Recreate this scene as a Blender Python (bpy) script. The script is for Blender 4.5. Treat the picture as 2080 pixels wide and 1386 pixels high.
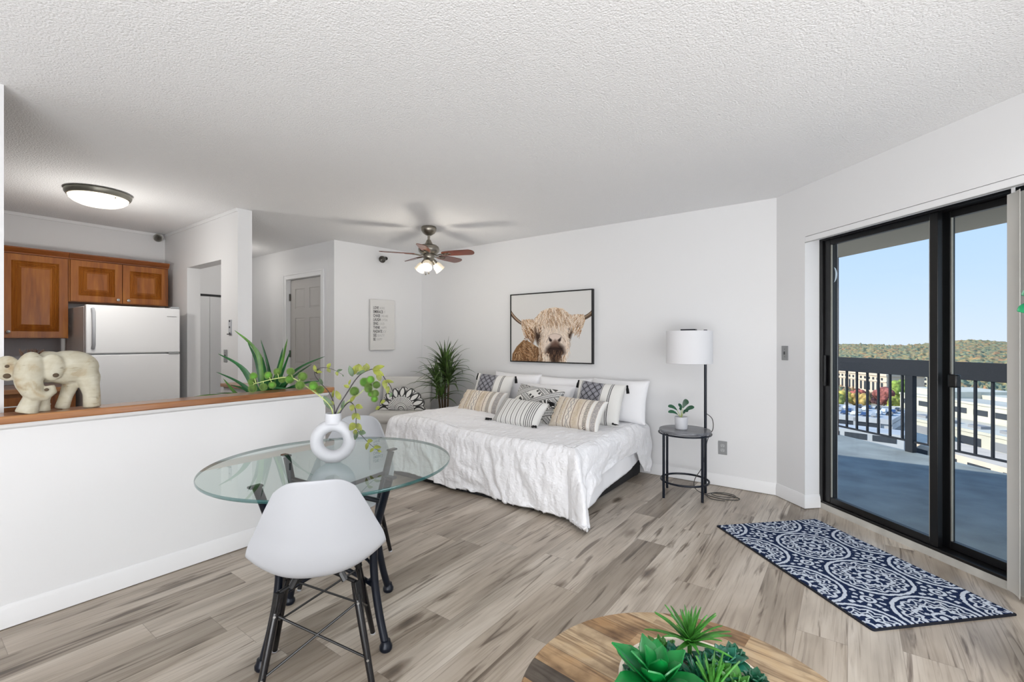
import bpy, math, random
import numpy as np
from mathutils import Vector, Matrix
for o in list(bpy.data.objects): bpy.data.objects.remove(o)
sc = bpy.context.scene
COL = sc.collection
PI = math.pi
R = math.radians
# ---------------------------------------------------------------- camera
CAMZ = 1.266; FPX = 940.0; YAW = R(36.2)
cd = bpy.data.cameras.new('camera'); cam = bpy.data.objects.new('camera', cd); COL.objects.link(cam)
cam.location = (0, 0, CAMZ); cam.rotation_euler = (PI/2, 0, YAW)
cd.sensor_width = 36.0; cd.lens = FPX*36.0/2080.0; cd.clip_start = 0.05; cd.clip_end = 30000
sc.camera = cam
sc.view_settings.view_transform = 'Standard'; sc.view_settings.look = 'None'
sc.view_settings.gamma = 1.0; sc.view_settings.use_curve_mapping = False
sc.view_settings.exposure = -0.20
# ---------------------------------------------------------------- world
def lin(c):
    return tuple(((v/255.0)/12.92 if v/255.0 <= 0.04045 else ((v/255.0+0.055)/1.055)**2.4) for v in c)
def lin4(c): return lin(c)+(1.0,)
w = bpy.data.worlds.new('sky'); sc.world = w; w.use_nodes = True
nt = w.node_tree; nt.nodes.clear()
tc = nt.nodes.new('ShaderNodeTexCoord'); sp = nt.nodes.new('ShaderNodeSeparateXYZ'); cr = nt.nodes.new('ShaderNodeValToRGB')
bg = nt.nodes.new('ShaderNodeBackground'); wo = nt.nodes.new('ShaderNodeOutputWorld')
nt.links.new(tc.outputs['Generated'], sp.inputs[0]); nt.links.new(sp.outputs['Z'], cr.inputs[0])
nt.links.new(cr.outputs[0], bg.inputs[0]); nt.links.new(bg.outputs[0], wo.inputs[0])
e = cr.color_ramp.elements
e[0].position = 0.0; e[0].color = lin4((216, 229, 245)); e[1].position = 0.30; e[1].color = lin4((168, 206, 246))
k = e.new(0.10); k.color = lin4((196, 220, 247)); k = e.new(0.8); k.color = lin4((110, 165, 235))
bg.inputs[1].default_value = 1.36
# ---------------------------------------------------------------- sun and added fill lights
def light(name, kind, loc, energy, color=(1, 1, 1), size=1, sizey=None, rot=(0, 0, 0), aim=None):
    d = bpy.data.lights.new(name, kind); d.energy = energy; d.color = color
    if kind == 'AREA':
        d.size = size
        if sizey: d.shape = 'RECTANGLE'; d.size_y = sizey
    elif kind == 'POINT': d.shadow_soft_size = size
    elif kind == 'SUN': d.angle = R(0.6)
    o = bpy.data.objects.new(name, d); COL.objects.link(o); o.location = loc; o.rotation_euler = rot
    if aim is not None: o.rotation_euler = Vector(aim).to_track_quat('-Z', 'Y').to_euler()
    o['kind'] = 'helper'
    if kind == 'POINT': o.visible_glossy = False
    return o
light('sun', 'SUN', (0, 0, 50), 5.4, (1.0, 0.95, 0.86), aim=(0.86, 0.42, -0.55))
light('daylight_fill_south', 'AREA', (0.2, -2.85, 1.35), 16, (0.97, 0.985, 1.0), 4.6, 2.0, aim=(0.0, 1, 0.10))  # added fill by the closed rear wall, standing in for daylight
light('daylight_fill_east', 'AREA', (1.66, 2.04, 1.25), 54, (0.95, 0.975, 1.0), 1.5, 2.0, aim=(-0.9, 0.30, -0.95))  # added fill for the right-hand floor; no window is built behind it
light('daylight_fill_far_east', 'AREA', (3.1, -1.2, 1.35), 12, (0.97, 0.985, 1.0), 2.6, 2.0, aim=(-1, 0.22, 0.08))  # weak fill added in front of the solid east wall
light('ceiling_fill', 'AREA', (0.9, -1.6, 0.35), 215, (0.955, 0.978, 1.0), 3.0, 2.0, aim=(-0.18, 0.50, 0.90))  # unseen panel added to brighten the ceiling
# ---------------------------------------------------------------- helpers
def at(px, py, z):
    """point of the horizontal plane z seen at pixel"""
    d = (CAMZ-z)*FPX/(py-693.0); l = (px-1040.0)/FPX*d
    return Vector((l*math.cos(YAW)-d*math.sin(YAW), l*math.sin(YAW)+d*math.cos(YAW), z))
RT = Vector((math.cos(YAW), math.sin(YAW), 0)); FW = Vector((-math.sin(YAW), math.cos(YAW), 0)); UP = Vector((0, 0, 1))
class MB:
    def __init__(s): s.v = []; s.f = []
    def add(s, vs, fs):
        o = len(s.v); s.v += [tuple(p) for p in vs]; s.f += [tuple(i+o for i in f) for f in fs]; return s
    def box(s, x0, x1, y0, y1, z0, z1):
        if x0 > x1: x0, x1 = x1, x0
        if y0 > y1: y0, y1 = y1, y0
        if z0 > z1: z0, z1 = z1, z0
        return s.add([(x0,y0,z0),(x1,y0,z0),(x1,y1,z0),(x0,y1,z0),(x0,y0,z1),(x1,y0,z1),(x1,y1,z1),(x0,y1,z1)],
                     [(0,3,2,1),(4,5,6,7),(0,1,5,4),(1,2,6,5),(2,3,7,6),(3,0,4,7)])
    def obox(s, c, sx, sy, sz, rot=None):
        M = rot.to_3x3() if rot is not None else Matrix.Identity(3); c = Vector(c); vs = []
        for z in (-1, 1):
            for x, y in ((-1,-1),(1,-1),(1,1),(-1,1)):
                vs.append(c + M @ Vector((x*sx/2, y*sy/2, z*sz/2)))
        return s.add(vs, [(0,3,2,1),(4,5,6,7),(0,1,5,4),(1,2,6,5),(2,3,7,6),(3,0,4,7)])
    def prism(s, poly, z0, z1):
        n = len(poly); a = sum(poly[i][0]*poly[(i+1) % n][1]-poly[(i+1) % n][0]*poly[i][1] for i in range(n))
        if a < 0: poly = poly[::-1]
        vs = [(p[0], p[1], z0) for p in poly]+[(p[0], p[1], z1) for p in poly]
        return s.add(vs, [tuple(range(n))[::-1], tuple(range(n, 2*n))]+[(i, (i+1) % n, (i+1) % n+n, i+n) for i in range(n)])
    def profile(s, pts, path, closed=False):
        """sweep 2d profile (offset, z) along xy path; offset to the left of travel"""
        n = len(pts); m = len(path); rings = []
        for i in range(m):
            p = Vector(path[i][:2])
            a = Vector(path[i-1][:2]) if (i > 0 or closed) else None; b = Vector(path[(i+1) % m][:2]) if (i < m-1 or closed) else None
            da = (p-a).normalized() if a is not None else (b-p).normalized(); db = (b-p).normalized() if b is not None else da
            na = Vector((-da.y, da.x)); nb = Vector((-db.y, db.x)); nn = (na+nb).normalized(); k = 1.0/max(0.3, nn.dot(na))
            rings.append([(p.x+nn.x*o*k, p.y+nn.y*o*k, z) for o, z in pts])
        vs = [q for r in rings for q in r]; fs = []
        for i in range(m if closed else m-1):
            for j in range(n):
                fs.append((i*n+j, ((i+1) % m)*n+j, ((i+1) % m)*n+(j+1) % n, i*n+(j+1) % n))
        if not closed: fs += [tuple(range(n))[::-1], tuple((m-1)*n+j for j in range(n))]
        return s.add(vs, fs)
    def tube(s, pts, r, n=10, closed=False, flat=1.0):
        pts = [Vector(p) for p in pts]; m = len(pts)
        rs = list(r) if hasattr(r, '__len__') else [r]*m
        vs = []; prev = None
        for i, p in enumerate(pts):
            if closed: t = (pts[(i+1) % m]-pts[i-1])
            else: t = (pts[min(i+1, m-1)]-pts[max(i-1, 0)])
            t = t.normalized() if t.length > 1e-9 else Vector((0, 0, 1))
            if prev is None:
                up = Vector((0, 0, 1)) if abs(t.z) < 0.9 else Vector((1, 0, 0))
                u = t.cross(up).normalized()
            else:
                u = (prev-t*prev.dot(t)); u = u.normalized() if u.length > 1e-6 else prev
            prev = u; v = t.cross(u)
            for j in range(n):
                a = 2*PI*j/n; vs.append(p+u*math.cos(a)*rs[i]+v*math.sin(a)*rs[i]*flat)
        fs = []
        for i in range(m if closed else m-1):
            for j in range(n):
                fs.append((i*n+j, i*n+(j+1) % n, ((i+1) % m)*n+(j+1) % n, ((i+1) % m)*n+j))
        if not closed: fs += [tuple(range(n))[::-1], tuple((m-1)*n+j for j in range(n))]
        return s.add(vs, fs)
    def lathe(s, prof, n=32, c=(0, 0, 0), M=None):
        vs = []; c = Vector(c)
        for r, z in prof:
            for j in range(n):
                a = 2*PI*j/n; p = Vector((r*math.cos(a), r*math.sin(a), z))
                if M is not None: p = M @ p
                vs.append(c+p)
        fs = []
        for i in range(len(prof)-1):
            for j in range(n): fs.append((i*n+j, i*n+(j+1) % n, (i+1)*n+(j+1) % n, (i+1)*n+j))
        return s.add(vs, fs)
    def ball(s, c, r, n=12, sq=(1, 1, 1), rot=None):
        m = max(6, n//2); vs = []; c = Vector(c)
        for i in range(m+1):
            t = PI*i/m
            for j in range(n):
                a = 2*PI*j/n; p = Vector((math.sin(t)*math.cos(a)*r*sq[0], math.sin(t)*math.sin(a)*r*sq[1], -math.cos(t)*r*sq[2]))
                if rot is not None: p = rot @ p
                vs.append(c+p)
        fs = [(i*n+j, i*n+(j+1) % n, (i+1)*n+(j+1) % n, (i+1)*n+j) for i in range(m) for j in range(n)]
        return s.add(vs, fs)
    def leaf(s, pts, w, nrm=(0, 0, 1), fold=0.25, prof=None, thick=0.0012):
        """blade along pts, half width profile, V fold, with a little thickness"""
        pts = [Vector(p) for p in pts]; m = len(pts); nrm = Vector(nrm); top = []
        for i, p in enumerate(pts):
            t = (pts[min(i+1, m-1)]-pts[max(i-1, 0)]).normalized()
            side = t.cross(nrm); side = side.normalized() if side.length > 1e-5 else Vector((1, 0, 0))
            up = side.cross(t).normalized(); k = i/(m-1.0)
            hw = w*(prof(k) if prof else math.sin(PI*min(1, 0.08+0.92*k))**0.8)
            top.append((p-side*hw+up*hw*fold, p, p+side*hw+up*hw*fold, up))
        vs = []; 
        for a, b, c, up in top: vs += [a, b, c, a-up*thick, b-up*thick, c-up*thick]
        fs = []
        for i in range(m-1):
            o = i*6; q = o+6
            fs += [(o, o+1, q+1, q), (o+1, o+2, q+2, q+1), (o+3, q+3, q+4, o+4), (o+4, q+4, q+5, o+5), (o, q, q+3, o+3), (o+2, o+5, q+5, q+2)]
        return s.add(vs, fs)
    def build(s, name, m, parent=None, loc=None, rotz=0.0, bevel=0, seg=2, smooth=True, angle=40, sub=0):
        me = bpy.data.meshes.new(name)
        vs = s.v
        if loc is not None:
            L = Vector(loc); vs = [(p[0]-L.x, p[1]-L.y, p[2]-L.z) for p in vs]
        me.from_pydata(vs, [], s.f); me.update()
        if smooth:
            me.shade_smooth()
            if not sub: me.set_sharp_from_angle(angle=R(angle))
        if m: me.materials.append(m)
        o = bpy.data.objects.new(name, me); COL.objects.link(o)
        if parent is not None: o.parent = parent
        if loc is not None: o.location = loc
        if rotz: o.rotation_euler.z = rotz
        if bevel:
            b = o.modifiers.new('bevel', 'BEVEL'); b.width = bevel; b.segments = seg; b.limit_method = 'ANGLE'; b.angle_limit = R(35)
        if sub:
            b = o.modifiers.new('sub', 'SUBSURF'); b.levels = sub; b.render_levels = sub
        return o
def tag(o, label=None, cat=None, group=None, kind=None):
    if label: o['label'] = label
    if cat: o['category'] = cat
    if group: o['group'] = group
    if kind: o['kind'] = kind
    return o
def thing(name, label, cat, loc=(0, 0, 0), rotz=0, group=None, kind=None):
    o = bpy.data.objects.new(name, None); COL.objects.link(o); o.location = loc; o.rotation_euler = (0, 0, rotz)
    o.empty_display_size = 0.05
    return tag(o, label, cat, group, kind)
def kids(o): return [c for c in COL.objects if c.parent == o]
def copy_tree(o, parent=None):
    c = o.copy(); COL.objects.link(c); c.parent = parent
    for ch in kids(o): copy_tree(ch, c)
    return c
def struct(o, label=None): o['kind'] = 'structure'; o['label'] = label or o.name.replace('_', ' '); return o
def arc(cx, cy, r, a0, a1, n): return [(cx+r*math.cos(a0+(a1-a0)*i/n), cy+r*math.sin(a0+(a1-a0)*i/n)) for i in range(n+1)]
def rrect(x0, x1, y0, y1, r, n=5):
    return arc(x1-r, y0+r, r, -PI/2, 0, n)+arc(x1-r, y1-r, r, 0, PI/2, n)+arc(x0+r, y1-r, r, PI/2, PI, n)+arc(x0+r, y0+r, r, PI, 1.5*PI, n)
def spline(pts, n=8):
    pts = [Vector(p) for p in pts]; out = []
    for i in range(len(pts)-1):
        p0 = pts[max(i-1, 0)]; p1 = pts[i]; p2 = pts[i+1]; p3 = pts[min(i+2, len(pts)-1)]
        for k in range(n):
            t = k/n
            out.append(0.5*((2*p1)+(p2-p0)*t+(2*p0-5*p1+4*p2-p3)*t*t+(3*p1-p0-3*p2+p3)*t**3))
    out.append(pts[-1]); return out
# ---------------------------------------------------------------- materials
def mat(name, col=(200, 200, 200), rough=0.5, metal=0.0, bump=0, bscale=50, vary=0, vscale=5, spec=0.5, emit=0, ecol=None, coat=0, sheen=0, stretch=None):
    m = bpy.data.materials.new(name); m.use_nodes = True; t = m.node_tree; b = t.nodes['Principled BSDF']
    b.inputs['Base Color'].default_value = lin4(col); b.inputs['Roughness'].default_value = rough; b.inputs['Metallic'].default_value = metal
    b.inputs['Specular IOR Level'].default_value = spec
    if coat: b.inputs['Coat Weight'].default_value = coat; b.inputs['Coat Roughness'].default_value = 0.12
    if sheen: b.inputs['Sheen Weight'].default_value = sheen
    if emit: b.inputs['Emission Color'].default_value = lin4(ecol or col); b.inputs['Emission Strength'].default_value = emit
    if bump or vary:
        c = t.nodes.new('ShaderNodeTexCoord'); mp = t.nodes.new('ShaderNodeMapping'); t.links.new(c.outputs['Object'], mp.inputs[0])
        if stretch: mp.inputs['Scale'].default_value = stretch
    if bump:
        n = t.nodes.new('ShaderNodeTexNoise'); n.inputs['Scale'].default_value = bscale; n.inputs['Detail'].default_value = 4
        t.links.new(mp.outputs[0], n.inputs['Vector'])
        bp = t.nodes.new('ShaderNodeBump'); bp.inputs['Strength'].default_value = bump; bp.inputs['Distance'].default_value = 0.01
        t.links.new(n.outputs['Fac'], bp.inputs['Height']); t.links.new(bp.outputs[0], b.inputs['Normal'])
    if vary:
        n = t.nodes.new('ShaderNodeTexNoise'); n.inputs['Scale'].default_value = vscale; n.inputs['Detail'].default_value = 5
        t.links.new(mp.outputs[0], n.inputs['Vector'])
        r = t.nodes.new('ShaderNodeValToRGB'); r.color_ramp.elements[0].position = 0.3; r.color_ramp.elements[1].position = 0.7
        r.color_ramp.elements[0].color = lin4([max(0, v*(1-vary)) for v in col]); r.color_ramp.elements[1].color = lin4([min(255, v*(1+vary)) for v in col])
        t.links.new(n.outputs['Fac'], r.inputs[0]); t.links.new(r.outputs[0], b.inputs['Base Color'])
    return m
def N(t, kind, **kw):
    n = t.nodes.new(kind)
    for k, v in kw.items():
        if k.startswith('i_'): n.inputs[k[2:].replace('_', ' ')].default_value = v
        else: setattr(n, k, v)
    return n
def mth(t, op, a, b=None):
    n = t.nodes.new('ShaderNodeMath'); n.operation = op
    for i, x in enumerate((a, b)):
        if x is None: continue
        if isinstance(x, (int, float)): n.inputs[i].default_value = x
        else: t.links.new(x, n.inputs[i])
    return n.outputs[0]
def ramp(t, fac, stops, interp='LINEAR'):
    r = t.nodes.new('ShaderNodeValToRGB'); t.links.new(fac, r.inputs[0]); el = r.color_ramp.elements; r.color_ramp.interpolation = interp
    el[0].position = stops[0][0]; el[0].color = lin4(stops[0][1]); el[1].position = stops[-1][0]; el[1].color = lin4(stops[-1][1])
    for p, c in stops[1:-1]: q = el.new(p); q.color = lin4(c)
    return r.outputs[0]
def mixc(t, fac, a, b, mode='MIX'):
    n = t.nodes.new('ShaderNodeMix'); n.data_type = 'RGBA'; n.blend_type = mode
    for i, x in ((0, fac), (6, a), (7, b)):
        if isinstance(x, (int, float)): n.inputs[i].default_value = x
        elif isinstance(x, tuple): n.inputs[i].default_value = x
        else: t.links.new(x, n.inputs[i])
    return n.outputs[2]
def wood(name, dark, midc, light_, axis='Z', scale=1.0, rough=0.35, coat=0.2, planks=None):
    """grained wood; the grain runs along the given object axis"""
    m = bpy.data.materials.new(name); m.use_nodes = True; t = m.node_tree; b = t.nodes['Principled BSDF']
    c = N(t, 'ShaderNodeTexCoord'); mp = N(t, 'ShaderNodeMapping'); t.links.new(c.outputs['Object'], mp.inputs[0])
    s = {'X': (0.7, 9, 9), 'Y': (9, 0.7, 9), 'Z': (9, 9, 0.7)}[axis]
    mp.inputs['Scale'].default_value = tuple(v*scale for v in s)
    n1 = N(t, 'ShaderNodeTexNoise', i_Scale=1.2, i_Detail=6.0, i_Distortion=0.8); t.links.new(mp.outputs[0], n1.inputs['Vector'])
    n2 = N(t, 'ShaderNodeTexNoise', i_Scale=9.0, i_Detail=4.0); t.links.new(mp.outputs[0], n2.inputs['Vector'])
    f = mth(t, 'ADD', mth(t, 'MULTIPLY', n1.outputs['Fac'], 0.75), mth(t, 'MULTIPLY', n2.outputs['Fac'], 0.25))
    col = ramp(t, f, [(0.30, dark), (0.5, midc), (0.70, light_)])
    t.links.new(col, b.inputs['Base Color']); b.inputs['Roughness'].default_value = rough; b.inputs['Coat Weight'].default_value = coat
    b.inputs['Coat Roughness'].default_value = 0.15
    return m
def paint(o, cols, name='paint'):
    me = o.data; a = me.color_attributes.new(name, 'FLOAT_COLOR', 'POINT')
    arr = np.ones((len(me.vertices), 4), dtype=np.float32); arr[:, :3] = cols
    a.data.foreach_set('color', arr.ravel())
def painted(name, rough=0.8, bump=0, bscale=300, sheen=0, spec=0.3):
    m = mat(name, (200, 200, 200), rough, bump=bump, bscale=bscale, sheen=sheen, spec=spec); t = m.node_tree
    a = t.nodes.new('ShaderNodeVertexColor'); a.layer_name = 'paint'; t.links.new(a.outputs[0], t.nodes['Principled BSDF'].inputs['Base Color'])
    return m
def glass_mat(name, tint=(235, 243, 243), ior=1.45, tr=1.0):
    m = bpy.data.materials.new(name); m.use_nodes = True; t = m.node_tree; t.nodes.clear()
    o = N(t, 'ShaderNodeOutputMaterial'); tr_ = N(t, 'ShaderNodeBsdfTransparent'); g = N(t, 'ShaderNodeBsdfGlossy'); g.inputs['Roughness'].default_value = 0.0
    tr_.inputs[0].default_value = lin4(tint); g.inputs[0].default_value = (1, 1, 1, 1)
    f = N(t, 'ShaderNodeFresnel', i_IOR=ior); mx = N(t, 'ShaderNodeMixShader')
    ge = N(t, 'ShaderNodeNewGeometry'); fr_ = mth(t, 'MULTIPLY', f.outputs[0], mth(t, 'SUBTRACT', 1.0, ge.outputs['Backfacing'])); t.links.new(fr_, mx.inputs[0]); t.links.new(tr_.outputs[0], mx.inputs[1]); t.links.new(g.outputs[0], mx.inputs[2]); t.links.new(mx.outputs[0], o.inputs[0])
    return m
M = {}
M['wall'] = mat('wall_paint', (231, 231, 232), 0.85, bump=0.03, bscale=60)
M['white_trim'] = mat('white_trim', (236, 236, 237), 0.45)
M['white_gloss'] = mat('white_gloss', (240, 240, 241), 0.25)
M['door_paint'] = mat('door_paint', (192, 189, 186), 0.45)
M['black_metal'] = mat('black_frame', (14, 14, 15), 0.35, spec=0.5)
M['black_lacquer'] = mat('black_lacquer', (8, 8, 13), 0.25, coat=0.1)
M['navy_metal'] = mat('navy_metal', (10, 18, 32), 0.32, metal=0.3)
M['nickel'] = mat('brushed_nickel', (150, 145, 135), 0.32, metal=1.0)
M['nickel_dark'] = mat('dark_nickel', (105, 103, 98), 0.35, metal=1.0)
M['steel'] = mat('steel', (190, 192, 192), 0.3, metal=1.0)
M['grey_plate'] = mat('grey_plate', (150, 151, 152), 0.5)
M['dark_grey'] = mat('dark_grey', (60, 60, 62), 0.5)
M['white_plastic'] = mat('white_plastic', (180, 182, 187), 0.38)
M['fridge'] = mat('fridge_white', (240, 240, 241), 0.42, bump=0.06, bscale=400)
M['ceramic'] = mat('white_ceramic', (206, 207, 212), 0.6, bump=0.02, bscale=80)
M['linen'] = mat('white_linen', (247, 247, 250), 0.9, bump=0.15, bscale=220, sheen=0.2)
M['quilt'] = None
M['chair_cover'] = mat('chair_cover', (214, 212, 208), 0.9, bump=0.1, bscale=250)
M['black_fabric'] = mat('black_fabric', (14, 14, 18), 0.9)
M['dark_base'] = mat('dark_base', (20, 22, 25), 0.6)
M['cherry'] = wood('cherry_wood', (104, 54, 18), (146, 84, 28), (176, 112, 44), 'Z', 1.0, 0.42, 0.08)
M['cherry_x'] = wood('cherry_wood_h', (90, 46, 18), (128, 70, 26), (158, 94, 40), 'Y', 1.0, 0.42, 0.08)
M['cap_wood'] = wood('cap_wood', (112, 66, 36), (158, 104, 60), (192, 138, 84), 'Y', 1.0, 0.3, 0.5)
M['blade_wood'] = wood('blade_wood', (70, 28, 14), (92, 38, 18), (106, 48, 24), 'X', 1.0, 0.3, 0.3)
M['agave'] = mat('agave_leaf', (34, 88, 46), 0.38, vary=0.35, vscale=6)
M['agave_light'] = mat('agave_leaf_light', (84, 128, 54), 0.4, vary=0.25, vscale=8)
M['palm'] = mat('palm_leaf', (66, 88, 44), 0.4, vary=0.45, vscale=8)
M['fig'] = mat('fig_leaf', (38, 82, 58), 0.3, vary=0.2, vscale=20)
M['succ1'] = mat('succulent_bright', (14, 122, 54), 0.28, vary=0.2, vscale=14)
M['succ2'] = mat('succulent_dark', (30, 92, 66), 0.28, vary=0.3, vscale=20)
M['succ3'] = mat('succulent_olive', (66, 128, 50), 0.32, vary=0.3, vscale=20)
M['succ4'] = mat('succulent_teal', (34, 104, 84), 0.28, vary=0.3, vscale=25)
M['burr'] = mat('burr_green', (78, 106, 42), 0.85, vary=0.3, vscale=30)
M['burr_spike'] = mat('burr_spike', (116, 142, 72), 0.8)
M['stem_light'] = mat('stem_light', (176, 190, 120), 0.6)
M['stem_dark'] = mat('stem_dark', (58, 54, 58), 0.6)
M['leaf_yellow'] = mat('leaf_yellow', (118, 124, 46), 0.5, vary=0.25, vscale=30)
M['leaf_grey'] = mat('leaf_grey', (84, 104, 76), 0.5, vary=0.2, vscale=30)
M['trunk'] = mat('trunk', (92, 74, 54), 0.85)
M['soil'] = mat('soil', (60, 48, 38), 0.95, bump=0.5, bscale=80)
M['basket'] = mat('basket', (150, 120, 84), 0.85, bump=0.5, bscale=90)
M['glass'] = glass_mat('window_glass', (250, 252, 252), 1.2)
M['table_glass'] = glass_mat('table_glass', (240, 247, 245), 1.5)
M['glass_edge'] = mat('glass_edge', (22, 84, 84), 0.08, spec=0.8, coat=0.5)
_t = M['glass_edge'].node_tree; _b = _t.nodes['Principled BSDF']; _b.inputs['Alpha'].default_value = 0.72
M['cord'] = mat('cord', (70, 68, 66), 0.6)
# ================================================================ SETTING
# floor material: long planks along Y
def floor_material():
    m = bpy.data.materials.new('plank_floor'); m.use_nodes = True; t = m.node_tree; b = t.nodes['Principled BSDF']
    c = N(t, 'ShaderNodeTexCoord'); s = N(t, 'ShaderNodeSeparateXYZ'); t.links.new(c.outputs['Object'], s.inputs[0])
    W = 0.182; L = 1.22
    xr = mth(t, 'DIVIDE', mth(t, 'ADD', s.outputs['X'], 50.06), W); row = mth(t, 'FLOOR', xr); fx = mth(t, 'FRACT', xr)
    wn = N(t, 'ShaderNodeTexWhiteNoise', noise_dimensions='1D'); t.links.new(row, wn.inputs['W'])
    yr = mth(t, 'ADD', mth(t, 'DIVIDE', mth(t, 'ADD', s.outputs['Y'], 50), L), mth(t, 'MULTIPLY', wn.outputs['Value'], 7.0)); idx = mth(t, 'FLOOR', yr); fy = mth(t, 'FRACT', yr)
    cb = N(t, 'ShaderNodeCombineXYZ'); t.links.new(row, cb.inputs[0]); t.links.new(idx, cb.inputs[1])
    w2 = N(t, 'ShaderNodeTexWhiteNoise', noise_dimensions='3D'); t.links.new(cb.outputs[0], w2.inputs['Vector'])
    tone = w2.outputs['Value']
    # plank-local coordinates
    g = N(t, 'ShaderNodeCombineXYZ'); t.links.new(mth(t, 'ADD', mth(t, 'MULTIPLY', s.outputs['X'], 1.0), mth(t, 'MULTIPLY', tone, 37.0)), g.inputs[0])
    t.links.new(mth(t, 'ADD', s.outputs['Y'], mth(t, 'MULTIPLY', tone, 91.0)), g.inputs[1]); t.links.new(mth(t, 'MULTIPLY', tone, 13.0), g.inputs[2])
    def nz(sx, sy, sc, det, dist=0.0):
        mp = N(t, 'ShaderNodeMapping'); mp.inputs['Scale'].default_value = (sx, sy, 1); t.links.new(g.outputs[0], mp.inputs[0])
        n = N(t, 'ShaderNodeTexNoise', i_Scale=sc, i_Detail=det, i_Distortion=dist); t.links.new(mp.outputs[0], n.inputs['Vector']); return n.outputs['Fac']
    broad = nz(5, 0.9, 1.6, 3, 0.4); grain = nz(38, 1.3, 2.0, 5, 0.9); streak = nz(11, 0.8, 2.0, 4, 1.2); fine = nz(160, 6, 2.0, 3)
    base = ramp(t, broad, [(0.25, (156, 145, 132)), (0.5, (194, 183, 169)), (0.72, (216, 207, 195))])
    tn = ramp(t, tone, [(0.0, (198, 193, 188)), (0.45, (236, 232, 228)), (1.0, (255, 255, 255))])
    base = mixc(t, 1.0, base, tn, 'MULTIPLY')
    gr = ramp(t, grain, [(0.30, (188, 180, 172)), (0.52, (255, 255, 255))])
    base = mixc(t, 0.5, base, gr, 'MULTIPLY')
    sk = ramp(t, streak, [(0.57, (255, 255, 255)), (0.68, (140, 128, 118)), (0.76, (98, 88, 80))])
    base = mixc(t, 0.8, base, sk, 'MULTIPLY')
    # knots
    mp = N(t, 'ShaderNodeMapping'); mp.inputs['Scale'].default_value = (4.2, 1.5, 1); t.links.new(g.outputs[0], mp.inputs[0])
    dn = N(t, 'ShaderNodeTexNoise', i_Scale=9.0, i_Detail=3.0); t.links.new(mp.outputs[0], dn.inputs['Vector'])
    vm = N(t, 'ShaderNodeVectorMath', operation='MULTIPLY_ADD'); t.links.new(dn.outputs['Color'], vm.inputs[0]); vm.inputs[1].default_value = (.10, .10, 0); t.links.new(mp.outputs[0], vm.inputs[2])
    vo = N(t, 'ShaderNodeTexVoronoi', i_Scale=1.0); t.links.new(vm.outputs[0], vo.inputs['Vector'])
    kn = ramp(t, vo.outputs['Distance'], [(0.035, (76, 66, 58)), (0.085, (150, 138, 128)), (0.17, (255, 255, 255))])
    base = mixc(t, 0.85, base, kn, 'MULTIPLY')
    # seams
    ex = mth(t, 'MINIMUM', fx, mth(t, 'SUBTRACT', 1.0, fx)); ey = mth(t, 'MINIMUM', fy, mth(t, 'SUBTRACT', 1.0, fy))
    sx = mth(t, 'LESS_THAN', ex, 0.007); sy = mth(t, 'LESS_THAN', ey, 0.0011); seam = mth(t, 'MAXIMUM', sx, sy)
    base = mixc(t, mth(t, 'MULTIPLY', seam, 0.40), base, lin4((96, 84, 74)))
    t.links.new(base, b.inputs['Base Color'])
    b.inputs['Roughness'].default_value = 0.36; b.inputs['Specular IOR Level'].default_value = 0.5
    bp = N(t, 'ShaderNodeBump', i_Strength=0.12, i_Distance=0.003); t.links.new(mth(t, 'SUBTRACT', mth(t, 'ADD', mth(t, 'MULTIPLY', grain, 0.5), mth(t, 'MULTIPLY', fine, 0.4)), seam), bp.inputs['Height']); t.links.new(bp.outputs[0], b.inputs['Normal'])
    return m
def ceiling_material():
    m = bpy.data.materials.new('popcorn_ceiling'); m.use_nodes = True; t = m.node_tree; b = t.nodes['Principled BSDF']
    b.inputs['Base Color'].default_value = lin4((240, 240, 241)); b.inputs['Roughness'].default_value = 0.95; b.inputs['Specular IOR Level'].default_value = 0.1
    c = N(t, 'ShaderNodeTexCoord')
    n = N(t, 'ShaderNodeTexNoise', i_Scale=92.0, i_Detail=3.0, i_Roughness=0.65); t.links.new(c.outputs['Object'], n.inputs['Vector'])
    v = N(t, 'ShaderNodeTexVoronoi', i_Scale=110.0); t.links.new(c.outputs['Object'], v.inputs['Vector'])
    h = mth(t, 'SUBTRACT', mth(t, 'MULTIPLY', n.outputs['Fac'], 1.4), mth(t, 'MULTIPLY', v.outputs['Distance'], 0.7))
    bp = N(t, 'ShaderNodeBump', i_Strength=0.5, i_Distance=0.008); t.links.new(h, bp.inputs['Height']); t.links.new(bp.outputs[0], b.inputs['Normal'])
    return m
CH = 2.44
S0 = 3.85   # interior face of the diagonal wall: x + y = S0
A_ = (-0.49, 4.34); C_ = (-0.279, 4.129); D_ = (-0.193, 4.215)
fl = MB().prism([(-8.4, -3.1), (3.4, -3.1), (3.4, 0.66), (-0.20, 4.26), (-0.30, 4.46), (-8.4, 4.46)], -0.12, 0.0).build('floor', floor_material(), smooth=False)
struct(fl, 'grey oak plank floor running through the whole room')
ce = MB().prism([(-8.4, -3.1), (3.4, -3.1), (3.4, 0.70), (-0.36, 4.46), (-8.4, 4.46)], CH, CH+0.12).build('ceiling', ceiling_material(), smooth=False)
struct(ce, 'white popcorn textured ceiling')
def wallb(name, label, *boxes, m='wall', polys=()):
    b = MB()
    for q in boxes: b.box(*q)
    for p, z0, z1 in polys: b.prism(p, z0, z1)
    return struct(b.build(name, M[m], smooth=False), label)
wallb('wall_back', 'white back wall behind the daybed', (-4.70, -0.49, 4.34, 4.46, 0, CH))
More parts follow.
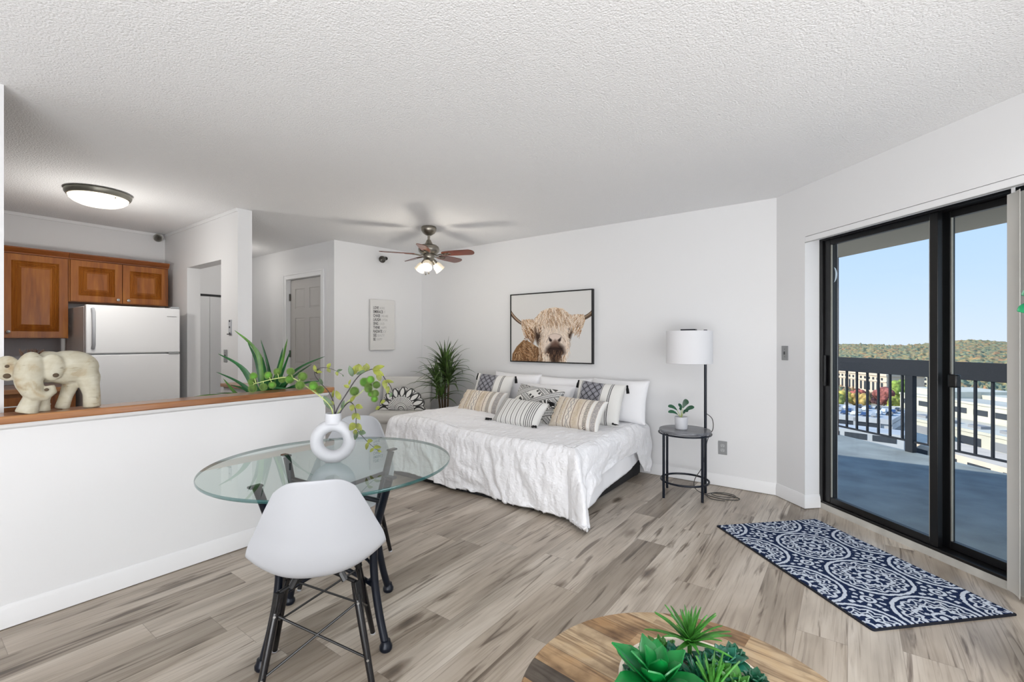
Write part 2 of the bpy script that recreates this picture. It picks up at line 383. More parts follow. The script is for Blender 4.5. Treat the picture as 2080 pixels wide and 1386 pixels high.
wallb('wall_right', 'white angled wall beside the sliding door', polys=[([A_, C_, D_, (-0.08, 4.328), (-0.20, 4.46), (-0.49, 4.46)], 0, CH),
      ([C_, (1.08, 2.77), (1.30, 2.99), (-0.059, 4.349)], 2.055, CH), ([(1.08, 2.77), (3.3, 0.55), (3.4, 0.77), (1.22, 2.95)], 0, CH)])
wallb('wall_corner', 'white wall with the word canvas', polys=[([(-4.83, 3.11), (-4.69, 4.34), (-4.69, 4.46), (-4.95, 4.46), (-4.95, 3.11)], 0, CH)])
wallb('wall_hall', 'white hallway wall around the panelled door', (-7.1, -5.90, 3.11, 3.23, 0, CH), (-5.07, -4.951, 3.11, 3.23, 0, CH), (-5.90, -5.07, 3.11, 3.23, 2.075, CH))
wallb('wall_kitchen_side', 'white kitchen wall with a doorway', (-6.13, -5.50, 1.865, 1.985, 0, CH), (-5.50, -4.70, 1.865, 1.985, 2.02, CH), (-4.70, -4.36, 1.865, 1.985, 0, CH))
wallb('wall_kitchen_back', 'white kitchen wall behind the cabinets', (-6.25, -6.13, -3.0, 1.985, 0, CH))
wallb('wall_left', 'white wall end beside the kitchen pass-through', (-3.25, -3.13, -3.0, 0.336, 0, CH))
wallb('wall_left_low', 'white half wall under the pass-through ledge', (-3.13, -3.005, -3.0, 1.866, 0, 0.90), (-4.36, -3.13, 1.745, 1.866, 0, 0.875))
wallb('wall_hall_end', 'white closet front at the hallway end', (-7.1, -7.0, 1.985, 2.42, 0, CH), (-7.1, -7.0, 2.42, 3.11, 1.90, CH), (-7.25, -7.1, 1.985, 3.2, 0, CH), (-6.25, -6.13, 1.985, 2.0, 0, CH))
wallb('wall_front', 'white wall behind the viewer', (-8.4, 3.4, -3.1, -3.0, 0, CH))
wallb('wall_east', 'white wall on the near right', (3.3, 3.4, -3.0, 0.66, 0, CH))
wallb('wall_west', 'outer wall beyond the hallway', (-8.4, -8.3, -3.0, 4.46, 0, CH), (-8.3, -7.0, 3.2, 3.3, 0, CH), (-8.3, -6.25, 1.9, 1.985, 0, CH), (-4.95,-8.3, 4.4,4.46,0,CH))
# ceiling-line trims in the kitchen
struct(MB().box(-6.13, -6.115, 0.336-3, 1.865, CH-0.03, CH-0.001).build('trim_1', M['white_trim'], smooth=False), 'thin white strip where kitchen wall meets ceiling')
struct(MB().box(-6.115, -4.36, 1.852, 1.865, CH-0.03, CH-0.001).build('trim_2', M['white_trim'], smooth=False), 'thin white strip along the kitchen side wall top')
# baseboards with a moulded top
BP = [(0, 0.004), (0.013, 0.004), (0.013, 0.066), (0.010, 0.074), (0.010, 0.082), (0.005, 0.094), (0.003, 0.102), (0, 0.104)]
def baseb(name, path, label):
    struct(MB().profile([(-o-0.0005, z) for o, z in BP][::-1], path).build(name, M['white_trim'], angle=30), label)
baseb('baseboard_back', [(-4.69, 4.34), A_, C_, D_], 'white moulded baseboard of the back and angled walls')
baseb('baseboard_left', [(-3.13, -3.0), (-3.005, -3.0), (-3.005, 1.866), (-3.1, 1.866)][1:], 'white moulded baseboard of the half wall')
baseb('baseboard_corner', [(-4.83, 3.11), (-4.69, 4.34)], 'white moulded baseboard under the word canvas')
# ledge on the half wall
b = MB()
ledge = [(-3.13, 1.92)]+arc(-2.985, 1.895, 0.025, PI/2, 0, 5)+arc(-2.985, 0.262, 0.025, 0, -PI/2, 5)+[(-3.02, 0.237), (-3.02, -3.0), (-3.13, -3.0)]
b.prism(ledge, 0.903, 0.938)
tag(b.build('counter_ledge', M['cap_wood'], bevel=0.006, loc=(-3.05, 0.9, 0.90)), 'brown varnished wooden ledge capping the white half wall', 'ledge')
struct(MB().profile([(0.0, 0.875), (0.0, 0.903), (-0.018, 0.903), (-0.018, 0.892), (-0.010, 0.880)][::-1], [(-3.005, -3.0), (-3.005, 1.866), (-3.12, 1.866)]).build('trim_3', M['white_trim']), 'white moulding under the ledge')
tag(MB().prism([(-4.355, 1.72), (-3.135, 1.72), (-3.135, 1.863), (-4.355, 1.863)], 0.8755, 0.905).build('side_ledge', M['cap_wood'], bevel=0.005), 'short dark wooden ledge joining the main ledge to the kitchen side wall', 'ledge')
# ---------------------------------------------------------------- sliding door
u0 = D_
door = thing('door_1', None, None, (D_[0], D_[1], 0), R(-45)); struct(door, 'black framed sliding glass balcony door')
b = MB(); W_ = 1.78; TOP = 2.045
b.box(0.0, W_, 0.0, 0.13, 0.045, 0.062); b.box(0, W_, 0, 0.13, TOP-0.025, TOP); b.box(0, 0.030, 0, 0.13, 0.045, TOP); b.box(W_-0.03, W_, 0, 0.13, 0.045, TOP)
b.build('frame', M['black_metal'], door, bevel=0.002)
def panel(x0, x1, y, sl, sr):
    b = MB(); z0, z1 = 0.062, TOP-0.025
    b.box(x0, x0+sl, y, y+0.035, z0, z1); b.box(x1-sr, x1, y, y+0.035, z0, z1); b.box(x0+sl, x1-sr, y, y+0.035, z0, z0+0.045); b.box(x0+sl, x1-sr, y, y+0.035, z1-0.04, z1)
    p = b.build('door_panel', M['black_metal'], door, bevel=0.003)
    g = MB().box(x0+sl-0.004, x1-sr+0.004, y+0.015, y+0.021, z0+0.04, z1-0.036).build('pane', M['glass'], p, smooth=False)
    gk = MB()
    for (a, c, e_, f_) in ((x0+sl, x0+sl+0.006, z0+0.045, z1-0.04), (x1-sr-0.006, x1-sr, z0+0.045, z1-0.04)): gk.box(a, c, y+0.004, y+0.014, e_, f_)
    gk.build('gasket', M['gasket'], p, smooth=False)
    return p
M['gasket'] = mat('gasket', (150, 150, 142), 0.5)
p1 = panel(0.030, 0.835, 0.015, 0.055, 0.045); p2 = panel(0.79, W_-0.03, 0.075, 0.066, 0.05)
MB().box(0.045, 0.052, 0.006, 0.015, 0.93, 1.16).box(0.045, 0.062, -0.006, 0.006, 0.93, 1.16).build('pull_handle', M['black_metal'], p1, bevel=0.003)
MB().box(0.868, 0.915, 0.038, 0.075, 1.0, 1.075).build('latch', M['black_metal'], p2, bevel=0.008)
struct(MB().prism([D_, (D_[0]+1.26, D_[1]-1.26), (D_[0]+1.36, D_[1]-1.16), (D_[0]+0.1, D_[1]+0.1)], 0.0, 0.045).build('trim_4', mat('sill', (196, 194, 188), 0.6, vary=0.06, vscale=8), smooth=False), 'off-white sill under the sliding door')
# crescent sticker on the pane
cres = [(0.03*math.cos(a), 0.055*math.sin(a)) for a in np.linspace(-PI/2, PI/2, 16)]+[(0.016*math.cos(a), 0.055*math.sin(a)) for a in np.linspace(PI/2, -PI/2, 16)][1:-1]
cp = thing('crescent_sticker', 'pale crescent shaped sticker on the left glass pane', 'sticker', (D_[0], D_[1], 0), R(-45))
b = MB(); n = len(cres); vs = [(0.100+x, 0.0285, 1.755+z) for x, z in cres]+[(0.100+x, 0.0295, 1.755+z) for x, z in cres]
b.add(vs, [tuple(range(n)), tuple(range(n, 2*n))[::-1]]+[(i, i+n, (i+1) % n+n, (i+1) % n) for i in range(n)])
b.build('film', mat('sticker_film', (205, 225, 240), 0.5), cp, smooth=False)
# ---------------------------------------------------------------- vertical blind
bl = thing('vertical_blind', 'white vertical blind drawn to the right end of the sliding door', 'blind', (C_[0], C_[1], 0), R(-45))
M['vane'] = mat('vane', (216, 214, 208), 0.7)
MB().box(0.001, 1.90, 0.012, 0.07, 2.02, 2.053).box(0.001, 1.90, 0.002, 0.012, 2.008, 2.053).build('head_rail', M['white_trim'], bl, bevel=0.003)
MB().box(0.001, 1.90, -0.002, 0.002, 2.006, 2.012).build('rail_lip', M['steel'], bl)
for i in range(8):
    x = 1.245+0.052*i; a = R(-32); v = MB(); n = 7
    pr = []
    for k in range(n):
        s_ = (k/(n-1)-0.5)*0.105; c_ = 0.006*(1-(2*k/(n-1)-1)**2)
        pr.append((x+s_*math.cos(a)-c_*math.sin(a), 0.062+s_*math.sin(a)+c_*math.cos(a)))
    pr += [(q[0]+0.0016*math.cos(a+PI/2), q[1]+0.0016*math.sin(a+PI/2)) for q in pr[::-1]]
    v.prism(pr, 0.02, 2.00); vo = v.build('vane', M['vane'], bl)
    MB().box(x-0.006, x+0.006, 0.058, 0.066, 1.995, 2.03).build('clip', M['white_trim'], vo)
# ---------------------------------------------------------------- panelled hallway door
d2 = thing('door_2', None, None, (-5.90, 3.11, 0), 0); struct(d2, 'grey-white six panel hallway door')
b = MB()
def casing(b, x0, x1, zt, wd, y):
    b.box(x0-wd, x0, y-0.014, y, 0, zt+wd); b.box(x1, x1+wd, y-0.014, y, 0, zt+wd); b.box(x0, x1, y-0.014, y, zt, zt+wd)
    b.box(x0-wd, x0-wd+0.022, y-0.022, y-0.014, 0, zt+wd); b.box(x1+wd-0.022, x1+wd, y-0.022, y-0.014, 0, zt+wd); b.box(x0-wd+0.022, x1+wd-0.022, y-0.022, y-0.014, zt+wd-0.022, zt+wd)
casing(b, 0.02, 0.81, 2.055, 0.07, -0.001); b.box(0.0, 0.02, 0, 0.12, 0, 2.075); b.box(0.81, 0.83, 0, 0.12, 0, 2.075); b.box(0.02, 0.81, 0, 0.12, 2.055, 2.075)
b.build('door_casing', M['white_trim'], d2, bevel=0.004)
def panel_door(bm, x0, x1, y, z0, z1, th, rects, inset=0.008):
    """slab with recessed panels on its front (-y) side"""
    bm.box(x0, x1, y+inset, y+th, z0, z1)
    xs = sorted(set([x0, x1]+[r[0] for r in rects]+[r[1] for r in rects])); zs = sorted(set([z0, z1]+[r[2] for r in rects]+[r[3] for r in rects]))
    for i in range(len(xs)-1):
        for j in range(len(zs)-1):
            cx = (xs[i]+xs[i+1])/2; cz = (zs[j]+zs[j+1])/2
            if any(r[0] < cx < r[1] and r[2] < cz < r[3] for r in rects): continue
            bm.box(xs[i], xs[i+1], y, y+inset, zs[j], zs[j+1])
    for r in rects:
        e_ = 0.028; a0, a1, c0, c1 = r; yb = y+inset; yf = y+0.002
        vs = [(a0+0.008, yb, c0+0.008), (a1-0.008, yb, c0+0.008), (a1-0.008, yb, c1-0.008), (a0+0.008, yb, c1-0.008), (a0+e_, yf, c0+e_), (a1-e_, yf, c0+e_), (a1-e_, yf, c1-e_), (a0+e_, yf, c1-e_)]
        bm.add(vs, [(4, 5, 6, 7), (0, 1, 5, 4), (1, 2, 6, 5), (2, 3, 7, 6), (3, 0, 4, 7)])
rc = []
for (za, zb) in ((0.22, 0.80), (0.98, 1.56), (1.68, 1.93)):
    rc += [(0.135, 0.365, za, zb), (0.465, 0.695, za, zb)]
b = MB(); panel_door(b, 0.025, 0.805, 0.045, 0.01, 2.05, 0.035, rc); sl = b.build('door_slab', M['door_paint'], d2, smooth=False)
kb = MB(); Mx = Matrix.Rotation(R(90), 3, 'X'); kb.lathe([(0.028, 0), (0.028, 0.006), (0.011, 0.010), (0.011, 0.035), (0.024, 0.042), (0.028, 0.055), (0.022, 0.068), (0, 0.072)], 20, (0.735, 0.045, 0.90), Mx)
kb.build('door_knob', M['nickel_dark'], sl)
for hz in (0.25, 1.10, 1.83):
    MB().box(0.018, 0.034, 0.026, 0.045, hz-0.045, hz+0.045).build('hinge', M['nickel_dark'], d2, bevel=0.003)
# hallway bifold closet door seen through the kitchen doorway
d3 = thing('door_3', None, None, (-7.0, 2.42, 0), 0); struct(d3, 'white folding closet door in the hallway')
for k in range(3):
    bb = MB(); bb.obox((-0.05, 0.115+0.22*k, 0.94), 0.025, 0.222, 1.86, Matrix.Rotation(R(12 if k % 2 else -12), 3, 'Z')); bb.build('door_leaf', M['white_trim'], d3, bevel=0.003)
MB().box(-0.07, -0.03, 0.0, 0.69, 1.875, 1.90).build('track', M['dark_grey'], d3)
# ---------------------------------------------------------------- wall plates
def plate(name, label, cat, loc, rotz, wd, ht, kind, m='grey_plate'):
    t = thing(name, label, cat, loc, rotz)
    MB().box(-wd/2, wd/2, -0.006, 0, -ht/2, ht/2).build('plate', M[m], t, bevel=0.003)
    if kind == 'outlet':
        for z in (0.02, -0.02):
            o = MB().prism(rrect(-0.016, 0.016, -0.0135, 0.0135, 0.009), 0, 0.003)
            o.v = [(x, -0.006-zz, y+z) for x, y, zz in o.v]; so = o.build('socket', M['white_trim'] if 0 else mat('socket', (182, 183, 184), 0.5), t)
            MB().box(-0.007, -0.005, -0.0095, -0.0088, z+0.001, z+0.009).box(0.005, 0.007, -0.0095, -0.0088, z+0.001, z+0.009).box(-0.002, 0.002, -0.0095, -0.0088, z-0.009, z-0.005).build('slot', M['dark_grey'], so)
    elif kind == 'switch':
        MB().box(-0.005, 0.005, -0.012, -0.006, -0.012, 0.012).build('toggle', M['dark_grey'], t, bevel=0.002)
        for z in (0.03, -0.03): MB().ball((0, -0.006, z), 0.003, 8).build('screw', M['dark_grey'], t)
    elif kind == 'phone':
        for z in (0.055, 0.0, -0.055): MB().box(-0.009, 0.009, -0.010, -0.006, z-0.008, z+0.008).build('button', M['dark_grey'], t, bevel=0.002)
        MB().box(-wd/2, wd/2, -0.018, -0.006, -ht/2, -ht/2+0.01).build('lip', M['dark_grey'], t)
    return t
plate('light_switch', 'grey light switch plate on angled wall left of sliding door', 'switch', (-0.422, 4.272, 1.17), R(-45), 0.07, 0.115, 'switch')
plate('power_outlet', 'grey power outlet low on the back wall right of lamp table', 'outlet', (-0.90, 4.34, 0.335), 0, 0.072, 0.118, 'outlet')
plate('intercom_panel', 'narrow white wall control on kitchen side wall, above the grey switch', 'wall control', (-4.507, 1.865, 1.39), 0, 0.06, 0.135, 'phone', 'white_plastic')
plate('wall_switch', 'grey switch plate on kitchen side wall, beneath the white control', 'switch', (-4.600, 1.865, 1.130), 0, 0.07, 0.115, 'switch')
# small nickel spotlights / sprinklers on the walls
def wall_spot(label, loc, rotz, tilt):
    t = thing('wall_sprinkler', label, 'sprinkler', loc, rotz)
    MB().tube([(0, 0, 0), (0, -0.004, 0)], 0.022, 16).build('wall_flange', M['nickel_dark'], t)
    p = MB().tube([(0, -0.004, 0), (0, -0.06, 0)], 0.008, 12).build('stem', M['nickel_dark'], t)
    h = MB(); Mx = Matrix.Rotation(R(90+tilt), 3, 'X'); h.lathe([(0.010, 0), (0.014, 0.01), (0.020, 0.03), (0.040, 0.055), (0.043, 0.075), (0.034, 0.075), (0.0, 0.060)], 20, (0, -0.052, 0), Mx)
    h.build('bell', M['nickel_dark'], t)
wall_spot('bell shaped nickel sprinkler head high on kitchen wall above the cabinets', (-6.13, 1.80, 2.385), R(75), 8)
wall_spot('bell shaped nickel sprinkler head high on wall above the word canvas', (-4.725, 3.77, 2.305), R(28), 25)
# ---------------------------------------------------------------- balcony
b = MB(); L_ = 4.6
def diag(x, S): return (x, S-x)
deckm = mat('balcony_carpet', (150, 158, 160), 0.95, bump=0.3, bscale=60, vary=0.10, vscale=3)
struct(MB().prism([diag(-0.8, 4.12+0.1), diag(3.3, 4.12), diag(5.0, 7.72), diag(-0.8, 7.72)], -0.25, -0.03).build('trim_5', deckm, smooth=False), 'blue-grey carpeted balcony floor')
struct(MB().prism([diag(-0.8, 4.16), diag(3.3, 4.10), diag(5.0, 7.72), diag(-0.8, 7.72)], 2.42, 2.62).build('trim_6', mat('soffit', (150, 138, 120), 0.9, bump=0.2, bscale=30), smooth=False), 'grey-brown underside of the balcony above')
struct(MB().prism([(-0.30, 7.80), (-0.135, 7.80), (-0.135, 7.96), (-0.30, 7.96)], -0.1, 2.42).build('trim_7', mat('rough_post', (74, 62, 58), 0.95, bump=0.8, bscale=50, stretch=(1, 1, 0.3)), smooth=False), 'rough dark brown post at the balcony corner')
rl = thing('balcony_railing', 'dark metal balcony railing with a broad top rail', 'railing', (-0.35, 8.07, -0.03), R(-45))
M['rail'] = mat('rail_paint', (24, 29, 38), 0.8, bump=0.1, bscale=60)
MB().box(0.15, 6.2, -0.06, 0.0, 0.89, 1.075).build('top_rail', M['rail'], rl, bevel=0.004)
MB().box(0.15, 6.2, -0.045, -0.015, 0.115, 0.135).build('bottom_rail', M['rail'], rl)
for x in (0.20, 1.325, 2.95, 4.6): MB().box(x-0.045, x+0.045, -0.06, 0.0, 0.0, 0.90).build('post', M['rail'], rl, bevel=0.003)
for i in range(39):
    x = 0.315+0.152*i
    if any(abs(x-p) < 0.06 for p in (0.20, 1.325, 2.95, 4.6)): continue
    MB().box(x-0.010, x+0.010, -0.042, -0.020, 0.12, 0.90).build('baluster', M['rail'], rl)
light('hall_fill', 'POINT', (-6.2, 2.5, 2.2), 5, (1.0, 0.96, 0.9), 0.12)  # unseen point light added to lift the hallway end
# ================================================================ KITCHEN
def cab_door(name, y0, y1, z0, z1, xf, parent, knob=None, bar=None):
    """raised panel wooden door on a face plane looking towards +x; local coords"""
    b = MB(); th = 0.02
    W = y1-y0; b2 = MB()
    fr = 0.055 if (z1-z0) > 0.25 else 0.04
    # frame ring
    b.box(xf, xf+th, y0, y0+fr, z0, z1); b.box(xf, xf+th, y1-fr, y1, z0, z1); b.box(xf, xf+th, y0+fr, y1-fr, z0, z0+fr); b.box(xf, xf+th, y0+fr, y1-fr, z1-fr, z1)
    a0, a1, c0, c1 = y0+fr, y1-fr, z0+fr, z1-fr
    # stepped mouldings then raised field
    steps = [(0.0, 0.010), (0.010, 0.017), (0.013, 0.009), (0.023, 0.016), (0.026, 0.008), (0.036, 0.015), (0.039, 0.007), (0.060, 0.019)]
    vs = []; 
    for o, h in steps:
        vs += [(xf+h, a0+o, c0+o), (xf+h, a1-o, c0+o), (xf+h, a1-o, c1-o), (xf+h, a0+o, c1-o)]
    fs = []
    for i in range(len(steps)-1):
        for j in range(4): fs.append((i*4+j, i*4+(j+1) % 4, (i+1)*4+(j+1) % 4, (i+1)*4+j))
    n = (len(steps)-1)*4; fs.append((n, n+1, n+2, n+3)); b.add(vs, fs); b.box(xf, xf+0.004, a0, a1, c0, c1)
    d = b.build(name, M['cherry'], parent, smooth=False)
    if knob:
        k = MB(); k.lathe([(0.006, 0), (0.006, 0.012), (0.014, 0.018), (0.013, 0.026), (0, 0.029)], 14, (xf+th, knob[0], knob[1]), Matrix.Rotation(R(90), 3, 'Y'))
        k.build('knob', M['steel'], d)
    if bar:
        k = MB(); k.box(xf+th+0.02, xf+th+0.03, bar[0], bar[1], bar[2]-0.005, bar[2]+0.005); k.box(xf+th, xf+th+0.022, bar[0]+0.02, bar[0]+0.03, bar[2]-0.004, bar[2]+0.004); k.box(xf+th, xf+th+0.022, bar[1]-0.03, bar[1]-0.02, bar[2]-0.004, bar[2]+0.004)
        k.build('bar_handle', M['white_gloss'], d, bevel=0.002)
    return d
XB = -6.128; XF = -5.82
def upper(label, y0, y1, z0, z1, doors, grp):
    t = thing('wall_cabinet', label, 'cabinet', (XB, y0, z0), group=grp); d = XF-XB; w_ = y1-y0; h = z1-z0
    b = MB(); b.box(0, d, 0, w_, 0, h); b.build('body', M['cherry'], t, bevel=0.001)
    for a0, a1, k in doors: cab_door('door', a0, a1, 0.006, h-0.004, d+0.001, t, k)
    b = MB(); b.profile([(0, h), (0.022, h), (0.022, h+0.012), (0.034, h+0.020), (0.040, h+0.040), (0.046, h+0.046), (0.046, h+0.056), (0, h+0.056)][::-1], [(d, 0), (d, w_)][::-1]); b.build('crown_moulding', M['cherry_x'], t, bevel=0)
    return t
G = 'cherry cabinets on the kitchen wall'
upper('tall cherry wall cabinet at left with a small knob low on its raised panel door', 0.60, 1.026, 1.29, 2.022, [(0.010, 0.416, (0.045, 0.055))], G)
upper('tall cherry wall cabinet further left, mostly behind the wall end', 0.16, 0.598, 1.29, 2.022, [(0.01, 0.43, None)], G)
upper('short two-door cherry cabinet hung above the white fridge', 1.028, 1.800, 1.632, 2.022, [(0.010, 0.384, (0.35, 0.035)), (0.390, 0.762, (0.43, 0.035))], G)
# backsplash
struct(MB().box(-6.129, -6.124, -1.0, 1.03, 0.87, 1.29).build('trim_8', mat('backsplash', (176, 177, 182), 0.5), smooth=False), 'plain grey backsplash between counter and wall cabinets')
# base cabinet and counter
bc = thing('base_cabinet', 'cherry base cabinet left of the fridge with white bar pulls', 'cabinet', (-6.124, 0.36, 0))
MB().box(0, 0.585, 0, 0.665, 0.09, 0.828).box(0, 0.53, 0, 0.665, 0.0, 0.09).build('body', M['cherry'], bc)
for zz, (z0, z1) in enumerate(((0.66, 0.80), (0.44, 0.645), (0.12, 0.425))):
    cab_door('drawer', 0.012, 0.652, z0, z1, 0.586, bc, bar=(0.16, 0.50, (z0+z1)/2))
ct = MB().box(-6.122, -5.50, -1.0, 1.032, 0.830, 0.868)
tag(ct.build('kitchen_counter', M['cap_wood'], bevel=0.004, loc=(-5.8, 0.3, 0.83)), 'brown laminate counter on the kitchen back wall, left of the fridge', 'counter')
# fridge
fr = thing('refrigerator', 'white top-freezer refrigerator under the cherry cabinets', 'refrigerator', (-5.35, 1.055, 0))
MB().box(-0.70, -0.065, 0.0, 0.70, 0.03, 1.575).build('body', M['fridge'], fr, bevel=0.006)
MB().box(-0.66, -0.09, 0.03, 0.67, 0.0, 0.04).build('base_grille', M['dark_grey'], fr)
fd = MB().box(-0.058, 0.0, 0.0, 0.70, 1.155, 1.585).build('freezer_door', M['fridge'], fr, bevel=0.010, seg=3)
dd = MB().box(-0.058, 0.0, 0.0, 0.70, 0.06, 1.143).build('fridge_door', M['fridge'], fr, bevel=0.010, seg=3)
for zz0, zz1, p in ((1.20, 1.55, fd), (0.62, 1.10, dd)):
    h = MB(); h.tube([(0.004, 0.045, zz0), (0.035, 0.045, zz0+0.03), (0.040, 0.045, (zz0+zz1)/2), (0.035, 0.045, zz1-0.03), (0.004, 0.045, zz1)], 0.013, 10); h.build('handle', M['white_plastic'], p)
MB().box(-0.03, 0.012, 0.60, 0.69, 1.144, 1.154).build('hinge', M['steel'], fr, bevel=0.002)
MB().box(-0.05, 0.004, 0.62, 0.69, 1.586, 1.598).build('hinge_cover', M['white_plastic'], fr, bevel=0.003)
bd = MB(); bd.tube([(0.0015, 0.59, 1.505), (0.0015, 0.665, 1.505)], 0.007, 8, flat=0.5); bd.build('badge', mat('badge', (205, 206, 208), 0.35, metal=0.4), fd)
# kitchen ceiling light
kl = thing('ceiling_light', 'round flush ceiling light glowing over the kitchen', 'ceiling light', (-4.78, 1.02, CH))
MB().lathe([(0.0, -0.001), (0.195, -0.001), (0.205, -0.012), (0.203, -0.030), (0.192, -0.046), (0.184, -0.048), (0.184, -0.030), (0, -0.030)], 48).build('rim', mat('lamp_rim', (150, 148, 138), 0.35, metal=0.8), kl)
M['diffuser'] = mat('diffuser', (255, 250, 238), 0.4, emit=1.3, ecol=(255, 246, 226))
MB().lathe([(0.186, -0.045), (0.178, -0.066), (0.155, -0.086), (0.12, -0.102), (0.07, -0.112), (0.0, -0.116)], 48).build('diffuser', M['diffuser'], kl)
for a in (20, 140, 260):
    MB().obox((0.176*math.cos(R(a)), 0.176*math.sin(R(a)), -0.055), 0.012, 0.006, 0.024, Matrix.Rotation(R(a), 3, 'Z')).build('clip', M['nickel'], kl)
light('kitchen_lamp', 'POINT', (-4.78, 1.02, CH-0.60), 17, (1.0, 0.97, 0.92), 0.05)
# ================================================================ CEILING FAN
FX, FY = -3.50, 3.334
fan = thing('ceiling_fan', 'brushed nickel ceiling fan with five wooden blades and lit glass shades', 'ceiling fan', (FX, FY, CH))
MB().lathe([(0, -0.001), (0.072, -0.001), (0.078, -0.014), (0.076, -0.040), (0.060, -0.066), (0.034, -0.084), (0.020, -0.090), (0, -0.090)], 40).build('canopy', M['nickel'], fan)
MB().lathe([(0.0125, -0.088), (0.0125, -0.150), (0.022, -0.152), (0.030, -0.172), (0.0, -0.172)], 24).build('downrod', M['nickel'], fan)
MB().lathe([(0.020, -0.135), (0.034, -0.165), (0.044, -0.182), (0.080, -0.190), (0.102, -0.208), (0.108, -0.232), (0.102, -0.258), (0.084, -0.276), (0.050, -0.283), (0, -0.284)], 48).build('motor_housing', M['nickel'], fan)
MB().lathe([(0.050, -0.276), (0.056, -0.290), (0.056, -0.322), (0.046, -0.338), (0.040, -0.352), (0.020, -0.360), (0.0, -0.362)], 40).build('switch_housing', M['nickel'], fan)
for i in range(5):
    a = R(36.2-16+72*i); Mz = Matrix.Rotation(a, 4, 'Z') @ Matrix.Translation((0, 0, -0.287)) @ Matrix.Rotation(R(-14), 4, 'X')
    o2 = [(0.155, -0.040), (0.20, -0.050), (0.30, -0.056), (0.42, -0.058)]+[(0.44+0.055*math.sin(t), -0.058*math.cos(t)) for t in np.linspace(0.1, PI-0.1, 12)]+[(0.42, 0.058), (0.30, 0.056), (0.20, 0.050), (0.155, 0.040)]+[(0.145, 0.02), (0.145, -0.02)]
    b = MB(); b.prism([(x, y) for x, y in o2], 0.0, 0.006); b.v = [tuple(Mz @ Vector(p)) for p in b.v]
    bo = b.build('blade', M['blade_wood'], fan, smooth=False)
    b = MB(); b.tube([(0.05, 0, 0.0), (0.09, 0, -0.012), (0.13, 0, -0.004), (0.165, 0, -0.003)], 0.007, 8)
    for cx in (0.185, 0.215):
        b.tube([(cx+0.030*math.cos(t), 0.020*math.sin(t), -0.003) for t in np.linspace(0, 2*PI, 20, endpoint=False)], 0.0035, 6, closed=True)
    b.v = [tuple(Mz @ Vector(p)) for p in b.v]; b.build('blade_bracket', M['nickel'], bo)
M['shade_glass'] = mat('shade_glass', (255, 244, 222), 0.3, emit=0.3, ecol=(255, 236, 200))
M['bulb'] = mat('bulb', (255, 250, 240), 0.3, emit=1.1, ecol=(255, 244, 220))
for i in range(3):
    a = R(36.2-90+120*i); tilt = R(42); Mt = Matrix.Rotation(a, 3, 'Z') @ Matrix.Rotation(PI-tilt, 3, 'Y')
    base = Matrix.Rotation(a, 3, 'Z') @ Vector((0.038, 0, -0.335))
    MB().lathe([(0.0, -0.01), (0.022, -0.005), (0.026, 0.03), (0.028, 0.052), (0, 0.055)], 20, base, Mt).build('lamp_holder', M['nickel'], fan)
    sh = MB().lathe([(0.026, 0.048), (0.040, 0.066), (0.048, 0.092), (0.048, 0.118), (0.056, 0.135), (0.0545, 0.135), (0.0465, 0.118), (0.0465, 0.092), (0.038, 0.068), (0.025, 0.052)], 28, base, Mt).build('glass_shade', M['shade_glass'], fan)
    MB().lathe([(0, 0.055), (0.014, 0.06), (0.024, 0.085), (0.027, 0.105), (0.018, 0.125), (0, 0.13)], 20, base, Mt).build('bulb', M['bulb'], sh)
for dx, ln in ((0.02, 0.115), (-0.025, 0.12)):
    MB().tube([(dx, -0.02, -0.355), (dx, -0.02, -0.36-ln)], 0.0012, 6).ball((dx, -0.02, -0.36-ln-0.008), 0.009, 10).build('pull_chain', M['nickel'], fan)
light('fan_lamp', 'POINT', (FX+0.05, FY-0.06, CH-0.60), 12, (1.0, 0.93, 0.82), 0.08)
# ================================================================ WORD CANVAS
wc = thing('word_canvas', 'narrow white canvas printed with a column of dark words', 'canvas print', (-4.765, 3.548, 1.155), R(-6.5))
MB().box(0, 0.030, 0.0, 0.34, 0, 0.625).build('canvas', mat('canvas_white', (222, 221, 219), 0.85, bump=0.1, bscale=300), wc, bevel=0.002)
words = [('LOVE', 'MORE'), ('EMBRACE', 'IT'), ('CHASE', 'DREAMS'), ('LAUGH', 'OFTEN'), ('SING', 'LOUD'), ('THINK', 'HAPPY'), ('RADIATE', 'JOY'), ('SEE', 'BEAUTY'), ('BE', 'HAPPY')]
M['ink'] = mat('ink_dark', (70, 70, 72), 0.8); M['ink2'] = mat('ink_faint', (202, 201, 199), 0.8)
def text_obj(s, size, m, loc, rot, parent, name, align='LEFT', sx=1.0):
    c = bpy.data.curves.new(name, 'FONT'); c.body = s; c.size = size; c.extrude = 0.0004; c.align_x = align; c.offset = 0.0006
    o = bpy.data.objects.new(name, c); COL.objects.link(o); dg = bpy.context.evaluated_depsgraph_get()
    me = bpy.data.meshes.new_from_object(o.evaluated_get(dg)); bpy.data.objects.remove(o)
    q = bpy.data.objects.new(name, me); COL.objects.link(q); q.data.materials.clear(); q.data.materials.append(m); q.parent = parent
    q.location = loc; q.rotation_euler = rot; q.scale = (sx, 1, 1); return q
for i, (a_, b_) in enumerate(words):
    z = 0.505-0.0485*i
    t = text_obj(a_, 0.050, M['ink'], (0.0312, 0.035, z), (PI/2, 0, PI/2), wc, 'word', sx=0.62)
    wd = max(v.co.x for v in t.data.vertices)*0.62
    text_obj(b_, 0.044, M['ink2'], (0.0312, 0.035+wd+0.012, z), (PI/2, 0, PI/2), wc, 'faint_word', sx=0.62)
